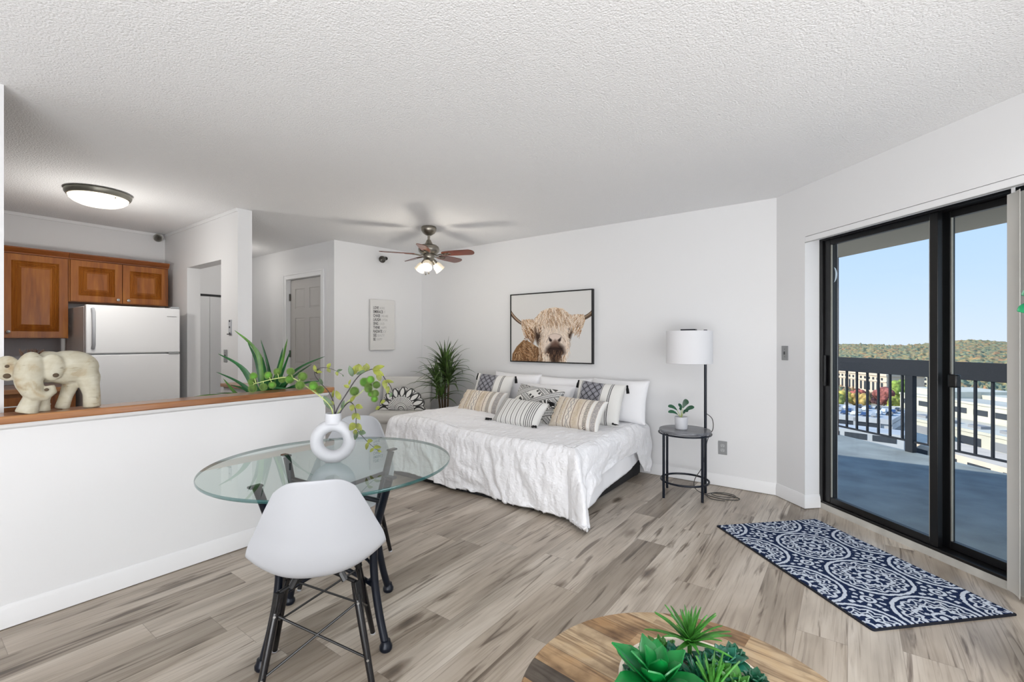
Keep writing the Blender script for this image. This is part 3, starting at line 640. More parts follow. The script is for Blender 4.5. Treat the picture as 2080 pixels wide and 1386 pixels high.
# ================================================================ COW PICTURE (painted in numpy on a fine grid)
def cow_image(Wd=560, Hd=418):
    rng = np.random.RandomState(3); img = np.ones((Hd, Wd, 3))*np.array([219, 218, 216.])
    yy, xx = np.mgrid[0:Hd, 0:Wd]; X = xx/Wd*1200; Y = yy/Hd*895   # design space measured on the print
    def poly(pts, col, soft=4.0, amt=1.0):
        pts = np.array(pts, float); inside = np.zeros(X.shape, bool); n = len(pts); j = n-1; dist = np.full(X.shape, 1e9)
        for i in range(n):
            xi, yi = pts[i]; xj, yj = pts[j]
            cnd = ((yi > Y) != (yj > Y)) & (X < (xj-xi)*(Y-yi)/(yj-yi+1e-9)+xi); inside ^= cnd
            dx, dy = xj-xi, yj-yi; t = np.clip(((X-xi)*dx+(Y-yi)*dy)/(dx*dx+dy*dy+1e-9), 0, 1)
            dist = np.minimum(dist, np.hypot(X-xi-t*dx, Y-yi-t*dy)); j = i
        a = np.where(inside, np.clip(0.5+dist/soft/2, 0, 1), np.clip(0.5-dist/soft/2, 0, 1))*amt
        img[:] = img*(1-a[..., None])+np.array(col)*a[..., None]
    def stroke(p, r0, r1, col, amt=0.9):
        p = np.array(p, float); m = 14; q = []
        for k in range(m):                      # quadratic bezier
            t = k/(m-1); q.append((1-t)**2*p[0]+2*t*(1-t)*p[1]+t*t*p[2])
        for k in range(m-1):
            r = r0+(r1-r0)*k/(m-1); x0, y0 = q[k]; x1, y1 = q[k+1]
            ax = int(max(0, (min(x0, x1)-r-4)/1200*Wd)); bx = int(min(Wd, (max(x0, x1)+r+4)/1200*Wd+2)); ay = int(max(0, (min(y0, y1)-r-4)/895*Hd)); by = int(min(Hd, (max(y0, y1)+r+4)/895*Hd+2))
            if ax >= bx or ay >= by: continue
            sx = X[ay:by, ax:bx]; sy = Y[ay:by, ax:bx]; dx, dy = x1-x0, y1-y0; t = np.clip(((sx-x0)*dx+(sy-y0)*dy)/(dx*dx+dy*dy+1e-9), 0, 1)
            d = np.hypot(sx-x0-t*dx, sy-y0-t*dy); a = np.clip((r+1.2-d)/2.4, 0, 1)*amt
            img[ay:by, ax:bx] = img[ay:by, ax:bx]*(1-a[..., None])+np.array(col)*a[..., None]
    cream = [(236, 220, 202), (220, 196, 170), (244, 234, 222), (200, 168, 136), (172, 134, 100), (232, 212, 190), (240, 228, 214)]
    tan = [(150, 112, 78), (184, 148, 112), (108, 76, 50), (206, 174, 138), (86, 58, 38), (168, 126, 88)]
    def hair(x0, x1, y0, y1, n, ln, ang, pal, w_=(3, 1), bend=25, cond=None, amt=0.85):
        for _ in range(n):
            x = rng.uniform(x0, x1); y = rng.uniform(y0, y1)
            if cond and not cond(x, y): continue
            a = ang(x, y)+rng.normal(0, 0.22); l = ln*rng.uniform(0.6, 1.3); dx, dy = math.cos(a)*l, math.sin(a)*l; bb = rng.normal(0, bend)
            c = np.array(pal[rng.randint(len(pal))])*rng.uniform(0.86, 1.08); stroke([(x, y), (x+dx/2+bb*-math.sin(a), y+dy/2+bb*math.cos(a)), (x+dx, y+dy)], w_[0], w_[1], np.clip(c, 0, 255), amt)
    # horns
    for k in range(6):
        stroke([(-20, 210+k*6), (40, 300+k*6), (160, 372+k*5)], 20-2*k, 16-2*k, [(92, 74, 60), (120, 100, 82), (164, 142, 120), (190, 168, 146), (120, 98, 80), (84, 66, 54)][k])
        stroke([(1230, 240+k*7), (1180, 300+k*5), (1100, 330+k*5)], 20-2*k, 20-2*k, [(96, 80, 66), (122, 104, 86), (156, 136, 114), (136, 116, 96), (104, 86, 70), (84, 68, 56)][k])
    # body at the lower left
    poly([(10, 900), (20, 800), (90, 700), (200, 610), (300, 640), (420, 700), (520, 780), (560, 900)], (132, 98, 66), 5)
    hair(10, 560, 590, 900, 1100, 60, lambda x, y: R(70+35*math.sin(x*0.02)), tan, (3.2, 1.2), 30, lambda x, y: y > 880-(x-5)*1.35 if x < 210 else y > 585+(x-210)*0.55)
    poly([(430, 720), (560, 720), (640, 830), (780, 900), (420, 900)], (74, 52, 36), 30, 0.8)
    hair(430, 800, 700, 900, 160, 80, lambda x, y: R(85), tan+[(60, 42, 30)]*3, (4, 2), 18)
    # ears
    poly([(170, 350), (300, 330), (390, 380), (400, 560), (345, 660), (250, 560), (190, 440)], (190, 154, 118), 5)
    poly([(250, 470), (330, 470), (370, 560), (350, 650), (280, 560)], (84, 56, 38), 30)
    hair(165, 400, 330, 470, 330, 110, lambda x, y: R(48+(x-165)*0.12), cream+tan[:2], (3, 1.2), 14)
    hair(200, 360, 440, 560, 60, 90, lambda x, y: R(55), tan+cream[:1], (4, 1.5), 14)
    poly([(905, 330), (1000, 290), (1095, 300), (1110, 370), (1070, 460), (980, 540), (930, 500)], (200, 166, 130), 5)
    poly([(960, 400), (1080, 370), (1050, 450), (975, 530)], (92, 66, 48), 16)
    hair(905, 1100, 290, 400, 260, 85, lambda x, y: R(118+(x-905)*0.02), cream+tan[:2], (3, 1.2), 16)
    hair(930, 1060, 430, 500, 40, 80, lambda x, y: R(112), cream+tan[:2], (4, 1.5), 12)
    # head
    poly([(390, 330), (470, 240), (560, 205), (680, 190), (800, 210), (880, 280), (925, 360), (920, 470), (900, 560), (850, 640), (860, 760), (830, 860), (820, 910), (520, 910), (500, 760), (430, 690), (385, 560), (370, 440)], (226, 206, 182), 6)
    # eyes in shade
    # forelock fringe
    hair(400, 920, 200, 400, 1500, 120, lambda x, y: R(90+(660-x)*0.09), cream, (3.4, 1.2), 22, lambda x, y: (x-660)**2/270**2+(y-370)**2/175**2 < 1)
    hair(560, 880, 215, 420, 90, 60, lambda x, y: R(80+(660-x)*0.12), [(130, 96, 68), (110, 80, 58), (160, 124, 92)], (1.8, 0.8), 16, lambda x, y: (x-660)**2/260**2+(y-400)**2/200**2 < 1)
    hair(380, 520, 380, 520, 90, 130, lambda x, y: R(96), tan[:2]+cream[:2], (4, 2), 14)
    hair(440, 570, 520, 820, 240, 110, lambda x, y: R(80), cream+tan[:2], (2.6, 1), 14)
    hair(800, 890, 540, 780, 150, 90, lambda x, y: R(98), cream, (2.6, 1), 12)
    poly([(385, 450), (440, 425), (510, 445), (480, 560), (430, 670), (385, 580)], (50, 34, 26), 26, 0.95)
    poly([(868, 470), (920, 455), (935, 520), (900, 620), (872, 550)], (54, 36, 26), 16, 0.9)
    hair(400, 500, 400, 450, 40, 90, lambda x, y: R(80), cream, (3, 1), 12)
    hair(860, 930, 420, 470, 26, 80, lambda x, y: R(104), cream, (3, 1), 10)
    # muzzle
    poly([(540, 600), (600, 540), (700, 520), (790, 560), (840, 650), (850, 760), (800, 820), (680, 850), (560, 800), (500, 720)], (230, 214, 200), 26)
    hair(500, 860, 420, 640, 420, 70, lambda x, y: R(90+(680-x)*0.2), [(240, 228, 216), (232, 216, 200), (220, 200, 180)], (2.4, 1), 10)
    poly([(590, 560), (640, 525), (740, 525), (780, 560), (760, 620), (680, 640), (610, 625)], (222, 204, 192), 14)
    for k in (0, 1):
        cx = 615 if k == 0 else 755; s_ = 1 if k == 0 else -1
        poly([(cx-22*s_, 570), (cx, 590), (cx+30*s_, 610), (cx+14*s_, 636), (cx-14*s_, 622)], (44, 32, 28), 8)
    stroke([(575, 560), (680, 500), (790, 560)], 4, 4, (150, 126, 108), 0.4); stroke([(555, 640), (590, 580), (610, 560)], 4, 2, (130, 104, 86), 0.5); stroke([(840, 640), (815, 590), (785, 565)], 4, 2, (130, 104, 86), 0.5)
    poly([(560, 720), (630, 660), (690, 625), (740, 650), (810, 700), (830, 770), (760, 850), (730, 910), (640, 910), (610, 840), (545, 790)], (52, 38, 32), 30)
    poly([(630, 650), (690, 610), (740, 645), (735, 700), (640, 700)], (120, 92, 78), 24, 0.7)
    stroke([(600, 722), (690, 700), (790, 726)], 5, 3, (26, 18, 16), 0.6)
    hair(570, 810, 740, 870, 200, 50, lambda x, y: R(90), [(84, 62, 48), (40, 30, 26), (120, 92, 72)], (2, 1), 10)
    hair(500, 600, 780, 900, 50, 80, lambda x, y: R(84), cream, (4, 2), 12); hair(780, 840, 800, 900, 40, 80, lambda x, y: R(92), cream+tan[:2], (4, 2), 10)
    return img
def srgb_lin(a):
    a = np.clip(a, 0, 255)/255.0; return np.where(a <= 0.04045, a/12.92, ((a+0.055)/1.055)**2.4)
def grid_obj(name, nx, ny, P, cols, m, parent, thick=None):
    """nx*ny grid; P (ny,nx,3) local points, cols (ny,nx,3) linear"""
    me = bpy.data.meshes.new(name); idx = np.arange(nx*ny).reshape(ny, nx)
    q = np.stack([idx[:-1, :-1], idx[:-1, 1:], idx[1:, 1:], idx[1:, :-1]], -1).reshape(-1, 4)
    me.from_pydata(P.reshape(-1, 3).tolist(), [], q.tolist()); me.update(); me.shade_smooth(); me.materials.append(m)
    o = bpy.data.objects.new(name, me); COL.objects.link(o)
    if parent is not None: o.parent = parent
    if cols is not None: paint(o, cols.reshape(-1, 3))
    return o
cp = thing('cow_picture', 'black framed print of a shaggy long-horned highland cow above the bed', 'picture', (-3.172, 4.34, 1.028))
PW, PH = 1.045, 0.773
MB().box(0, PW, -0.042, -0.002, 0, 0.012).box(0, PW, -0.042, -0.002, PH-0.012, PH).box(0, 0.012, -0.042, -0.002, 0.012, PH-0.012).box(PW-0.012, PW, -0.042, -0.002, 0.012, PH-0.012).build('frame', mat('frame_black', (22, 22, 24), 0.5), cp, smooth=False)
ci = cow_image(); hh, ww = ci.shape[:2]; gx, gz = np.meshgrid(np.linspace(0.0115, PW-0.0115, ww), np.linspace(PH-0.0115, 0.0115, hh))
grid_obj('print', ww, hh, np.stack([gx, np.full_like(gx, -0.036), gz], -1)[:, ::1], srgb_lin(ci), painted('print_paint', 0.7), cp)
MB().box(0.012, PW-0.012, -0.034, -0.003, 0.012, PH-0.012).build('backing', M['dark_grey'], cp, smooth=False)
# ================================================================ DAYBED
BX0, BX1, BY0, BY1 = -3.54, -1.60, 2.93, 4.30
bed = thing('daybed', 'low full size bed under the white quilt, its dark base showing beneath', 'bed', ((BX0+BX1)/2, (BY0+BY1)/2, 0))
cx_, cy_ = (BX0+BX1)/2, (BY0+BY1)/2; hx, hy = (BX1-BX0)/2, (BY1-BY0)/2
MB().box(-hx+0.01, hx-0.01, -hy-0.0, hy-0.01, 0.09, 0.26).build('base', M['dark_base'], bed, bevel=0.01)
for sx in (-1, 1):
    for sy in (-1, 1): MB().box(sx*(hx-0.06)-0.03, sx*(hx-0.06)+0.03, sy*(hy-0.07)-0.03, sy*(hy-0.07)+0.03, 0, 0.09).build('leg', M['dark_base'], bed)
MB().box(-hx+0.01, hx-0.01, -hy-0.03, -hy-0.01, 0.0, 0.10).box(hx-0.03, hx-0.01, -hy, hy-0.05, 0.02, 0.10).build('skirt_board', M['dark_base'], bed)
MB().box(-hx, hx, -hy, hy, 0.26, 0.465).build('mattress', M['linen'], bed, bevel=0.05, seg=4)
# hanging sheet on the right side
def smooth_noise(shape, rng, cells, octs=3):
    out = np.zeros(shape); amp = 1.0
    for o in range(octs):
        gy, gx = max(2, int(cells[0]*2**o)), max(2, int(cells[1]*2**o)); g = rng.randn(gy+3, gx+3)
        yy = np.linspace(0, gy, shape[0]); xx = np.linspace(0, gx, shape[1]); iy = yy.astype(int); ix = xx.astype(int); fy = (yy-iy)[:, None]; fx = (xx-ix)[None, :]
        fy = fy*fy*(3-2*fy); fx = fx*fx*(3-2*fx); a = g[np.ix_(iy, ix)]; b = g[np.ix_(iy, ix+1)]; c = g[np.ix_(iy+1, ix)]; d = g[np.ix_(iy+1, ix+1)]
        out += amp*((a*(1-fx)+b*fx)*(1-fy)+(c*(1-fx)+d*fx)*fy); amp *= 0.5
    return out
rng = np.random.RandomState(7)
ny, nx = 24, 60
yy = np.linspace(-hy+0.005, hy-0.03, nx)[None, :].repeat(ny, 0); zz = np.linspace(0.46, 0.0, ny)[:, None].repeat(nx, 1)
k = np.linspace(0, 1, ny)[:, None]; hem = np.interp(yy, [-hy, -0.3, 0.2, hy], [0.03, 0.08, 0.14, 0.19]); zz = 0.46-(0.46-hem)*k
xx = hx+0.018+0.012*np.sin(yy*9)*k+0.02*k+0.004*smooth_noise((ny, nx), rng, (3, 12))
P = np.stack([xx, yy, zz], -1); sh = grid_obj('sheet', nx, ny, P, None, M['linen'], bed)
md = sh.modifiers.new('thick', 'SOLIDIFY'); md.thickness = 0.003; md.offset = -1
# quilt
def quilt_material():
    m = mat('quilt_cotton', (249, 249, 252), 0.92, sheen=0.25, spec=0.2); t = m.node_tree; b = t.nodes['Principled BSDF']
    c = N(t, 'ShaderNodeTexCoord'); mp = N(t, 'ShaderNodeMapping'); t.links.new(c.outputs['Object'], mp.inputs[0])
    n1 = N(t, 'ShaderNodeTexNoise', i_Scale=5.0, i_Detail=5.0, i_Distortion=1.2); t.links.new(mp.outputs[0], n1.inputs['Vector'])
    n2 = N(t, 'ShaderNodeTexNoise', i_Scale=38.0, i_Detail=4.0, i_Distortion=1.5); t.links.new(mp.outputs[0], n2.inputs['Vector'])
    v = N(t, 'ShaderNodeTexVoronoi', i_Scale=26.0); v.feature = 'F2'; t.links.new(mp.outputs[0], v.inputs['Vector'])
    w_ = N(t, 'ShaderNodeTexWave', i_Scale=5.0, i_Distortion=7.0, i_Detail=3.0); w_.inputs['Detail Scale'].default_value = 1.4; t.links.new(mp.outputs[0], w_.inputs['Vector'])
    h = mth(t, 'ADD', mth(t, 'ADD', mth(t, 'MULTIPLY', n1.outputs['Fac'], 1.4), mth(t, 'MULTIPLY', w_.outputs['Fac'], 0.35)), mth(t, 'ADD', mth(t, 'MULTIPLY', n2.outputs['Fac'], 0.5), mth(t, 'MULTIPLY', v.outputs['Distance'], 0.45)))
    bp = N(t, 'ShaderNodeBump', i_Strength=0.75, i_Distance=0.013); t.links.new(h, bp.inputs['Height']); t.links.new(bp.outputs[0], b.inputs['Normal']); return m
M['quilt'] = quilt_material()
OL, OR, OF = 0.50, 0.50, 0.545          # overhangs left, right, front
nx, ny = 330, 230
U = np.linspace(BX0-OL, BX1+OR, nx)[None, :].repeat(ny, 0); V = np.linspace(BY0-OF, BY1-0.02, ny)[:, None].repeat(nx, 1)
ex = U-np.clip(U, BX0, BX1); ey = V-np.clip(V, BY0, BY1)
# right side overhang gets shorter half way along, with a fold towards the wall
fold = np.interp(V, [BY0-OF, BY0, BY0+0.15, BY0+0.5, BY1-0.35, BY1-0.15, BY1], [1.0, 0.90, 0.66, 0.52, 0.48, 0.95, 1.02]); ex = np.where(ex > 0, ex*fold, ex)
L = np.hypot(ex, ey); dirx = ex/np.maximum(L, 1e-6); diry = ey/np.maximum(L, 1e-6)
corner = (np.abs(ex) > 1e-6) & (np.abs(ey) > 1e-6)
L = np.where(corner, np.maximum(np.abs(ex), np.abs(ey))*0.72+L*0.28, L)
rr = 0.075; q = np.minimum(L/(rr*PI/2), 1.0)*PI/2
out = rr*np.sin(q)-0.02; drop = rr*(1-np.cos(q))+np.maximum(L-rr*PI/2, 0)*0.985
n_l = smooth_noise((ny, nx), rng, (6, 9), 4); n_s = smooth_noise((ny, nx), rng, (26, 36), 3)
arcs = (U+0.35*V)*14; hang = np.clip(L/0.3, 0, 1)
wave = 0.010*np.sin(arcs+1.6*n_l)+0.006*np.sin(arcs*2.3+n_l*2)
top = 0.505+0.055*np.exp(-((U-BX0-0.35)/0.45)**2)-0.012*(U-BX0)/2+0.010*n_l*0.5+0.0022*n_s
side = out+hang*(wave+0.010*n_l)+0.0022*n_s+0.02*hang
cb = np.where(corner & (ex > 0), np.minimum(np.abs(ex), np.abs(ey)), 0); ang = np.arctan2(np.abs(ey), np.abs(ex)+1e-9)
side = side+cb*0.30*np.cos(4*ang+PI)*0.5+cb*0.30
Xp = np.clip(U, BX0, BX1)+dirx*side; Yp = np.clip(V, BY0, BY1)+diry*side
Zp = np.where(L > 0, top-drop, top)
# under the floor: puddle outwards
low = np.minimum(Zp-0.018, 0); Xp = Xp-dirx*low*0.55; Yp = Yp-diry*low*0.45
Zp = np.where(low < 0, 0.018+0.010*np.abs(n_s)+0.022*np.abs(np.sin(low*22+n_l*2)), Zp)
Yp = np.minimum(Yp, BY1+0.02)
P = np.stack([Xp-cx_, Yp-cy_, Zp], -1)
qo = grid_obj('quilt', nx, ny, P, None, M['quilt'], None); qo.location = (cx_, cy_, 0)
md = qo.modifiers.new('thick', 'SOLIDIFY'); md.thickness = 0.012; md.offset = 1.0
tag(qo, 'crinkled white quilt spread over the bed and trailing to the floor', 'quilt')
# ================================================================ PILLOWS
def pillow(name, label, w_, h_, t_, loc, rz, lean, roll, pattern, m, n=(60, 44), group=None, pinch=0.07, seed=0, wr=0.004, sharp=0.42):
    """lean: backward tilt from upright; front faces local -y; loc = centre of the bottom edge"""
    root = thing(name, label, 'pillow', loc, 0, group)
    Mt = Matrix.Rotation(rz, 4, 'Z') @ Matrix.Rotation(-lean, 4, 'X') @ Matrix.Rotation(roll, 4, 'Y')
    nx, ny = n; u = np.linspace(-1, 1, nx); v = np.linspace(-1, 1, ny); Ug, Vg = np.meshgrid(u, v); rg = np.random.RandomState(seed+11)
    nz_ = smooth_noise((ny, nx), rg, (3, 4), 3)
    ox = w_/2*Ug*(1-pinch*(1-Vg**2)); oz = h_/2*(1+Vg*(1-pinch*(1-Ug**2)))
    prof = (np.clip(1-np.abs(Ug)**2.6, 0, 1)*np.clip(1-np.abs(Vg)**2.6, 0, 1))**sharp
    vs = []; cols = []
    for s_ in (-1, 1):
        y = s_*t_/2*prof*(1+0.06*nz_)+wr*nz_*prof
        Pp = np.stack([ox, y+0*ox, oz], -1).reshape(-1, 3)
        vs.append(Pp)
        if pattern is not None: cols.append(pattern(Ug, Vg, s_).reshape(-1, 3))
    Pall = np.concatenate(vs); idx = np.arange(nx*ny).reshape(ny, nx)
    qf = np.stack([idx[:-1, :-1], idx[:-1, 1:], idx[1:, 1:], idx[1:, :-1]], -1).reshape(-1, 4)
    qb = (np.stack([idx[:-1, :-1], idx[1:, :-1], idx[1:, 1:], idx[:-1, 1:]], -1)+nx*ny).reshape(-1, 4)
    per = list(idx[0, :])+list(idx[1:, -1])+list(idx[-1, -2::-1])+list(idx[-2:0:-1, 0]); pq = [(per[i], per[i]+nx*ny, per[(i+1) % len(per)]+nx*ny, per[(i+1) % len(per)]) for i in range(len(per))]
    R3 = np.array(Mt.to_3x3()); Pall = Pall @ R3.T
    me = bpy.data.meshes.new('cover'); me.from_pydata(Pall.tolist(), [], qf.tolist()+qb.tolist()+pq); me.update(); me.shade_smooth(); me.materials.append(m)
    o = bpy.data.objects.new('cover', me); COL.objects.link(o); o.parent = root
    if pattern is not None: paint(o, np.concatenate(cols))
    root['_M'] = 0
    del root['_M']
    return root, Mt
def local_pt(Mt, w_, h_, u, v, y=0): return Mt.to_3x3() @ Vector((w_/2*u, y, h_/2*(1+v)))
def tassel(root, p, d, ln=0.07, r=0.016):
    d = Vector(d).normalized(); b = MB(); p = Vector(p)
    b.ball(p+d*0.008, 0.010, 10); rg = random.Random(int(p.x*1000)+int(p.z*777))
    for i in range(22):
        a = 2*PI*i/22; s_ = Vector((math.cos(a), math.sin(a), 0)); s_ = (s_-d*s_.dot(d)); s_ = s_.normalized() if s_.length > 0.1 else Vector((0, 0, 1)).cross(d)
        k = rg.uniform(0.3, 1.0); b.tube([p+d*0.010+s_*0.004, p+d*ln*0.5+s_*r*0.8*k, p+d*ln+s_*r*k], [0.003, 0.004, 0.0022], 5)
    b.build('tassel', M['black_fabric'], root)
def fringe(root, Mt, w_, h_, t_, us, n, seed, m, v0=-0.85, v1=0.85):
    rg = random.Random(seed); b = MB()
    for i in range(n):
        u = rg.choice(us)+rg.uniform(-0.05, 0.05); v = rg.uniform(v0, v1); pr = ((1-abs(u)**2.6)*(1-abs(v)**2.6))**0.42
        p0 = Mt.to_3x3() @ Vector((w_/2*u, -t_/2*pr*1.01, h_/2*(1+v*0.97)))
        ddx = rg.uniform(-0.008, 0.008); p1 = Mt.to_3x3() @ Vector((w_/2*u+ddx*0.6, -t_/2*pr*1.02-0.006, h_/2*(1+v*0.97)-0.008)); p2 = Mt.to_3x3() @ Vector((w_/2*u+ddx, -t_/2*pr*1.0-0.005, h_/2*(1+v*0.97)-0.020))
        b.tube([p0, p1, p2], 0.0016, 4)
    q = b.build('fringe', m, root); q['kind'] = 'stuff'
M['p_paint'] = painted('pillow_print', 0.9, bump=0.15, bscale=260, sheen=0.15)
BLK = np.array(lin((22, 22, 26))); WHT = np.array(lin((232, 231, 228))); CRM = np.array(lin((226, 217, 205))); TAN = np.array(lin((222, 207, 187))); GRY = np.array(lin((96, 98, 108))); BRN = np.array(lin((128, 104, 84)))
def mixp(base, col, a): return base*(1-a[..., None])+col*a[..., None]
def band(U, c, hw, s=0.006): return np.clip((hw-np.abs(U-c))/s+0.5, 0, 1)
def pat_diamond(U, V, s_):
    base = np.ones(U.shape+(3,))*WHT
    Ux = U; g = band(Ux, -0.30, 0.46, 0.01)
    base = mixp(base, np.array(lin((156, 156, 164))), g)
    a = np.abs(((U*6.5+V*5.5) % 2)-1); b = np.abs(((U*6.5-V*5.5) % 2)-1); ln = ((a < 0.17) | (b < 0.17))*g
    base = mixp(base, BLK, ln*0.92); base = mixp(base, np.array(lin((80, 80, 92))), ((np.abs(a-0.5) < 0.08) | (np.abs(b-0.5) < 0.08))*g*0.6)
    for c in (0.19, -0.79): base = mixp(base, GRY*0.5, band(U, c, 0.012))
    for c in (0.50, 0.58): base = mixp(base, BLK, band(U, c, 0.010))
    base = mixp(base, np.array(lin((150, 150, 152))), band(U, 0.54, 0.028)*(0.4+0.4*(np.sin(V*120) > 0)))
    return base
def pat_stripe(U, V, s_):
    base = np.ones(U.shape+(3,))*WHT
    for c in (-0.93, -0.87, -0.81, -0.75, -0.54, -0.32, -0.10, 0.12, 0.50, 0.58, 0.66, 0.74, 0.82, 0.34): base = mixp(base, BLK, band(U, c, 0.013))
    for c in (-0.64, -0.43, -0.21, 0.01, 0.23): base = mixp(base, GRY*2, band(U, c, 0.006)*0.6)
    return base
def pat_boho(U, V, s_):
    rg = np.random.RandomState(5); nz_ = smooth_noise(U.shape, rg, (30, 40), 2)
    base = np.ones(U.shape+(3,))*CRM*(1+0.06*nz_[..., None])
    for c in (-0.62, -0.36, -0.04, 0.30): base = mixp(base, BRN, band(U, c, 0.014)*0.9)
    base = mixp(base, TAN, band(U, 0.12, 0.14)*0.7); base = mixp(base, TAN, band(U, -0.80, 0.12)*0.4)
    zg = np.abs(((V*4) % 2)-1)*0.07; base = mixp(base, GRY, (np.abs(np.abs(U+0.20)-zg) < 0.012)*0.8)
    ch = np.abs(((V*13+np.abs(U-0.52)*14) % 1)-0.5); base = mixp(base, BLK, band(U, 0.52, 0.075)*(ch < 0.22)); base = mixp(base, WHT, band(U, 0.66, 0.05)*0.8)
    base = mixp(base, np.array(lin((140, 138, 142))), band(U, 0.82, 0.09)*(0.7+0.3*np.sin(nz_*9))); base = mixp(base, WHT, band(U, 0.96, 0.04))
    return base
def pat_sun(U, V, s_):
    base = np.ones(U.shape+(3,))*WHT; x = U*1.5; y = V
    for (cx, cy) in ((-0.95, 0.95), (0.55, 1.05), (-0.35, -0.25), (1.15, -0.25), (-1.1, -1.05), (0.45, -1.1)):
        dx, dy = x-cx, y-cy; r = np.hypot(dx, dy); th = np.arctan2(dy, dx); ray = (np.sin(th*15) > -0.25) & (r > 0.12) & (r < 0.66); base = mixp(base, BLK, ray.astype(float)*0.95); base = mixp(base, BLK, (r < 0.08)*1.0)
    for k in (-1, 1):
        for off in (-1.5, -0.1, 1.3):
            d = (y-k*x*0.55-off*0.75*1.0); base = mixp(base, WHT, band(d, 0, 0.20)); base = mixp(base, np.array(lin((150, 150, 152))), band(d, 0, 0.075)*(0.5+0.5*(np.sin(x*90) > 0)))
            for e_ in (-0.13, 0.13, 0.165, -0.165): base = mixp(base, BLK, band(d, e_, 0.013))
    return base
BEDZ = 0.505
# back row: plain white
pillow('pillow', 'large plain white pillow at the right end of the bed, against the wall', 0.60, 0.41, 0.17, (-1.80, 4.12, 0.50), R(-4), R(14), 0, None, M['linen'], seed=1)
pillow('pillow', 'plain white back-row pillow at the middle of the bed, under the picture', 0.64, 0.40, 0.17, (-2.40, 4.15, 0.50), R(2), R(13), 0, None, M['linen'], seed=2)
pillow('pillow', 'plain white pillow at the back between the left lattice pillow and the wall', 0.64, 0.41, 0.17, (-3.02, 4.15, 0.51), R(0), R(12), R(1), None, M['linen'], seed=3)
pillow('pillow', 'plain white pillow lying in front of the back row, behind the sunburst pillow', 0.60, 0.36, 0.16, (-2.50, 3.93, 0.50), R(-2), R(28), 0, None, M['linen'], seed=4)
# lattice pillows
for (lb, lc, rz, ln, rl_, tas) in (('white and grey lattice pillow with stripes at the left end of the bed', (-3.17, 3.88, 0.52), R(6), R(24), R(2), ((-0.98, 0.98), (0.98, 0.98))),
                              ('white and grey lattice pillow with black tassels at the right end of the bed', (-1.90, 3.86, 0.495), R(0), R(20), R(3), ((-0.98, 0.98), (0.98, 0.98), (0.80, -0.84)))):
    rt, Mt = pillow('lattice_pillow', lb, 0.48, 0.41, 0.15, lc, rz, ln, rl_, pat_diamond, M['p_paint'], (170, 150), 'two lattice pillows', seed=8)
    for (u, v) in tas:
        p = local_pt(Mt, 0.48, 0.41, u, v, 0 if v > 0 else -0.06)
        tassel(rt, p+Vector((0.012 if u > 0 else -0.012, 0, 0)), (0.15*(1 if u > 0 else -1), -0.1, -1) if v > 0 else (0.9, -0.6, 0.0), 0.075)
# cream textured
for (lb, lc, rz, w_, h_, ln, sd) in (('cream tufted lumbar pillow lying at the left end of the bed', (-3.07, 3.58, 0.515), R(6), 0.52, 0.29, R(40), 21), ('cream tufted lumbar pillow with grey edge bands at the right end of the bed', (-1.955, 3.55, 0.495), R(-2), 0.50, 0.31, R(36), 22)):
    rt, Mt = pillow('tufted_pillow', lb, w_, h_, 0.15, lc, rz, ln, R(2), pat_boho, M['p_paint'], (170, 110), 'two cream tufted pillows', seed=sd)
    fringe(rt, Mt, w_, h_, 0.15, (-0.50, -0.46, 0.10, 0.16, -0.82), 240, sd, mat('tuft', (226, 212, 190), 0.95))
rt, Mt = pillow('sunburst_pillow', 'black and white sunburst print pillow in the middle of the bed', 0.56, 0.38, 0.15, (-2.50, 3.66, 0.495), R(-4), R(34), R(4), pat_sun, M['p_paint'], (240, 180), seed=5)
rt, Mt = pillow('striped_pillow', 'white lumbar pillow with thin black stripes and tassels, frontmost on the bed', 0.50, 0.29, 0.14, (-2.45, 3.36, 0.505), R(2), R(46), R(3), pat_stripe, M['p_paint'], (220, 90), seed=6)
for u, v, d in ((-0.95, -0.90, (-1, -0.4, 0.06)), (0.88, -0.90, (0.8, -0.7, 0.06)), (1, 1, (0.9, -0.1, -0.35))): tassel(rt, local_pt(Mt, 0.50, 0.29, u, v, -0.025), d, 0.060, 0.024)
# ================================================================ SLIPPER CHAIR in the corner
chz = thing('slipper_chair', 'armless white fabric chair tucked in the corner beyond the bed', 'chair', (-4.30, 3.66, 0), R(33))
MB().box(-0.29, 0.29, -0.30, 0.20, 0.16, 0.34).build('seat_base', M['chair_cover'], chz, bevel=0.02, seg=3)
MB().box(-0.295, 0.295, -0.33, 0.19, 0.335, 0.455).build('seat_cushion', M['chair_cover'], chz, bevel=0.045, seg=5)
b = MB(); Mr = Matrix.Rotation(R(-11), 4, 'X'); b.obox((0, 0.235, 0.565), 0.60, 0.11, 0.52, Mr); b.build('backrest', M['chair_cover'], chz, bevel=0.03, seg=4)
for sx in (-1, 1):
    for sy in (-0.26, 0.22): MB().tube([(sx*0.25, sy, 0.17), (sx*0.26, sy*1.05, 0)], [0.022, 0.013], 10).build('leg', M['dark_base'], chz)
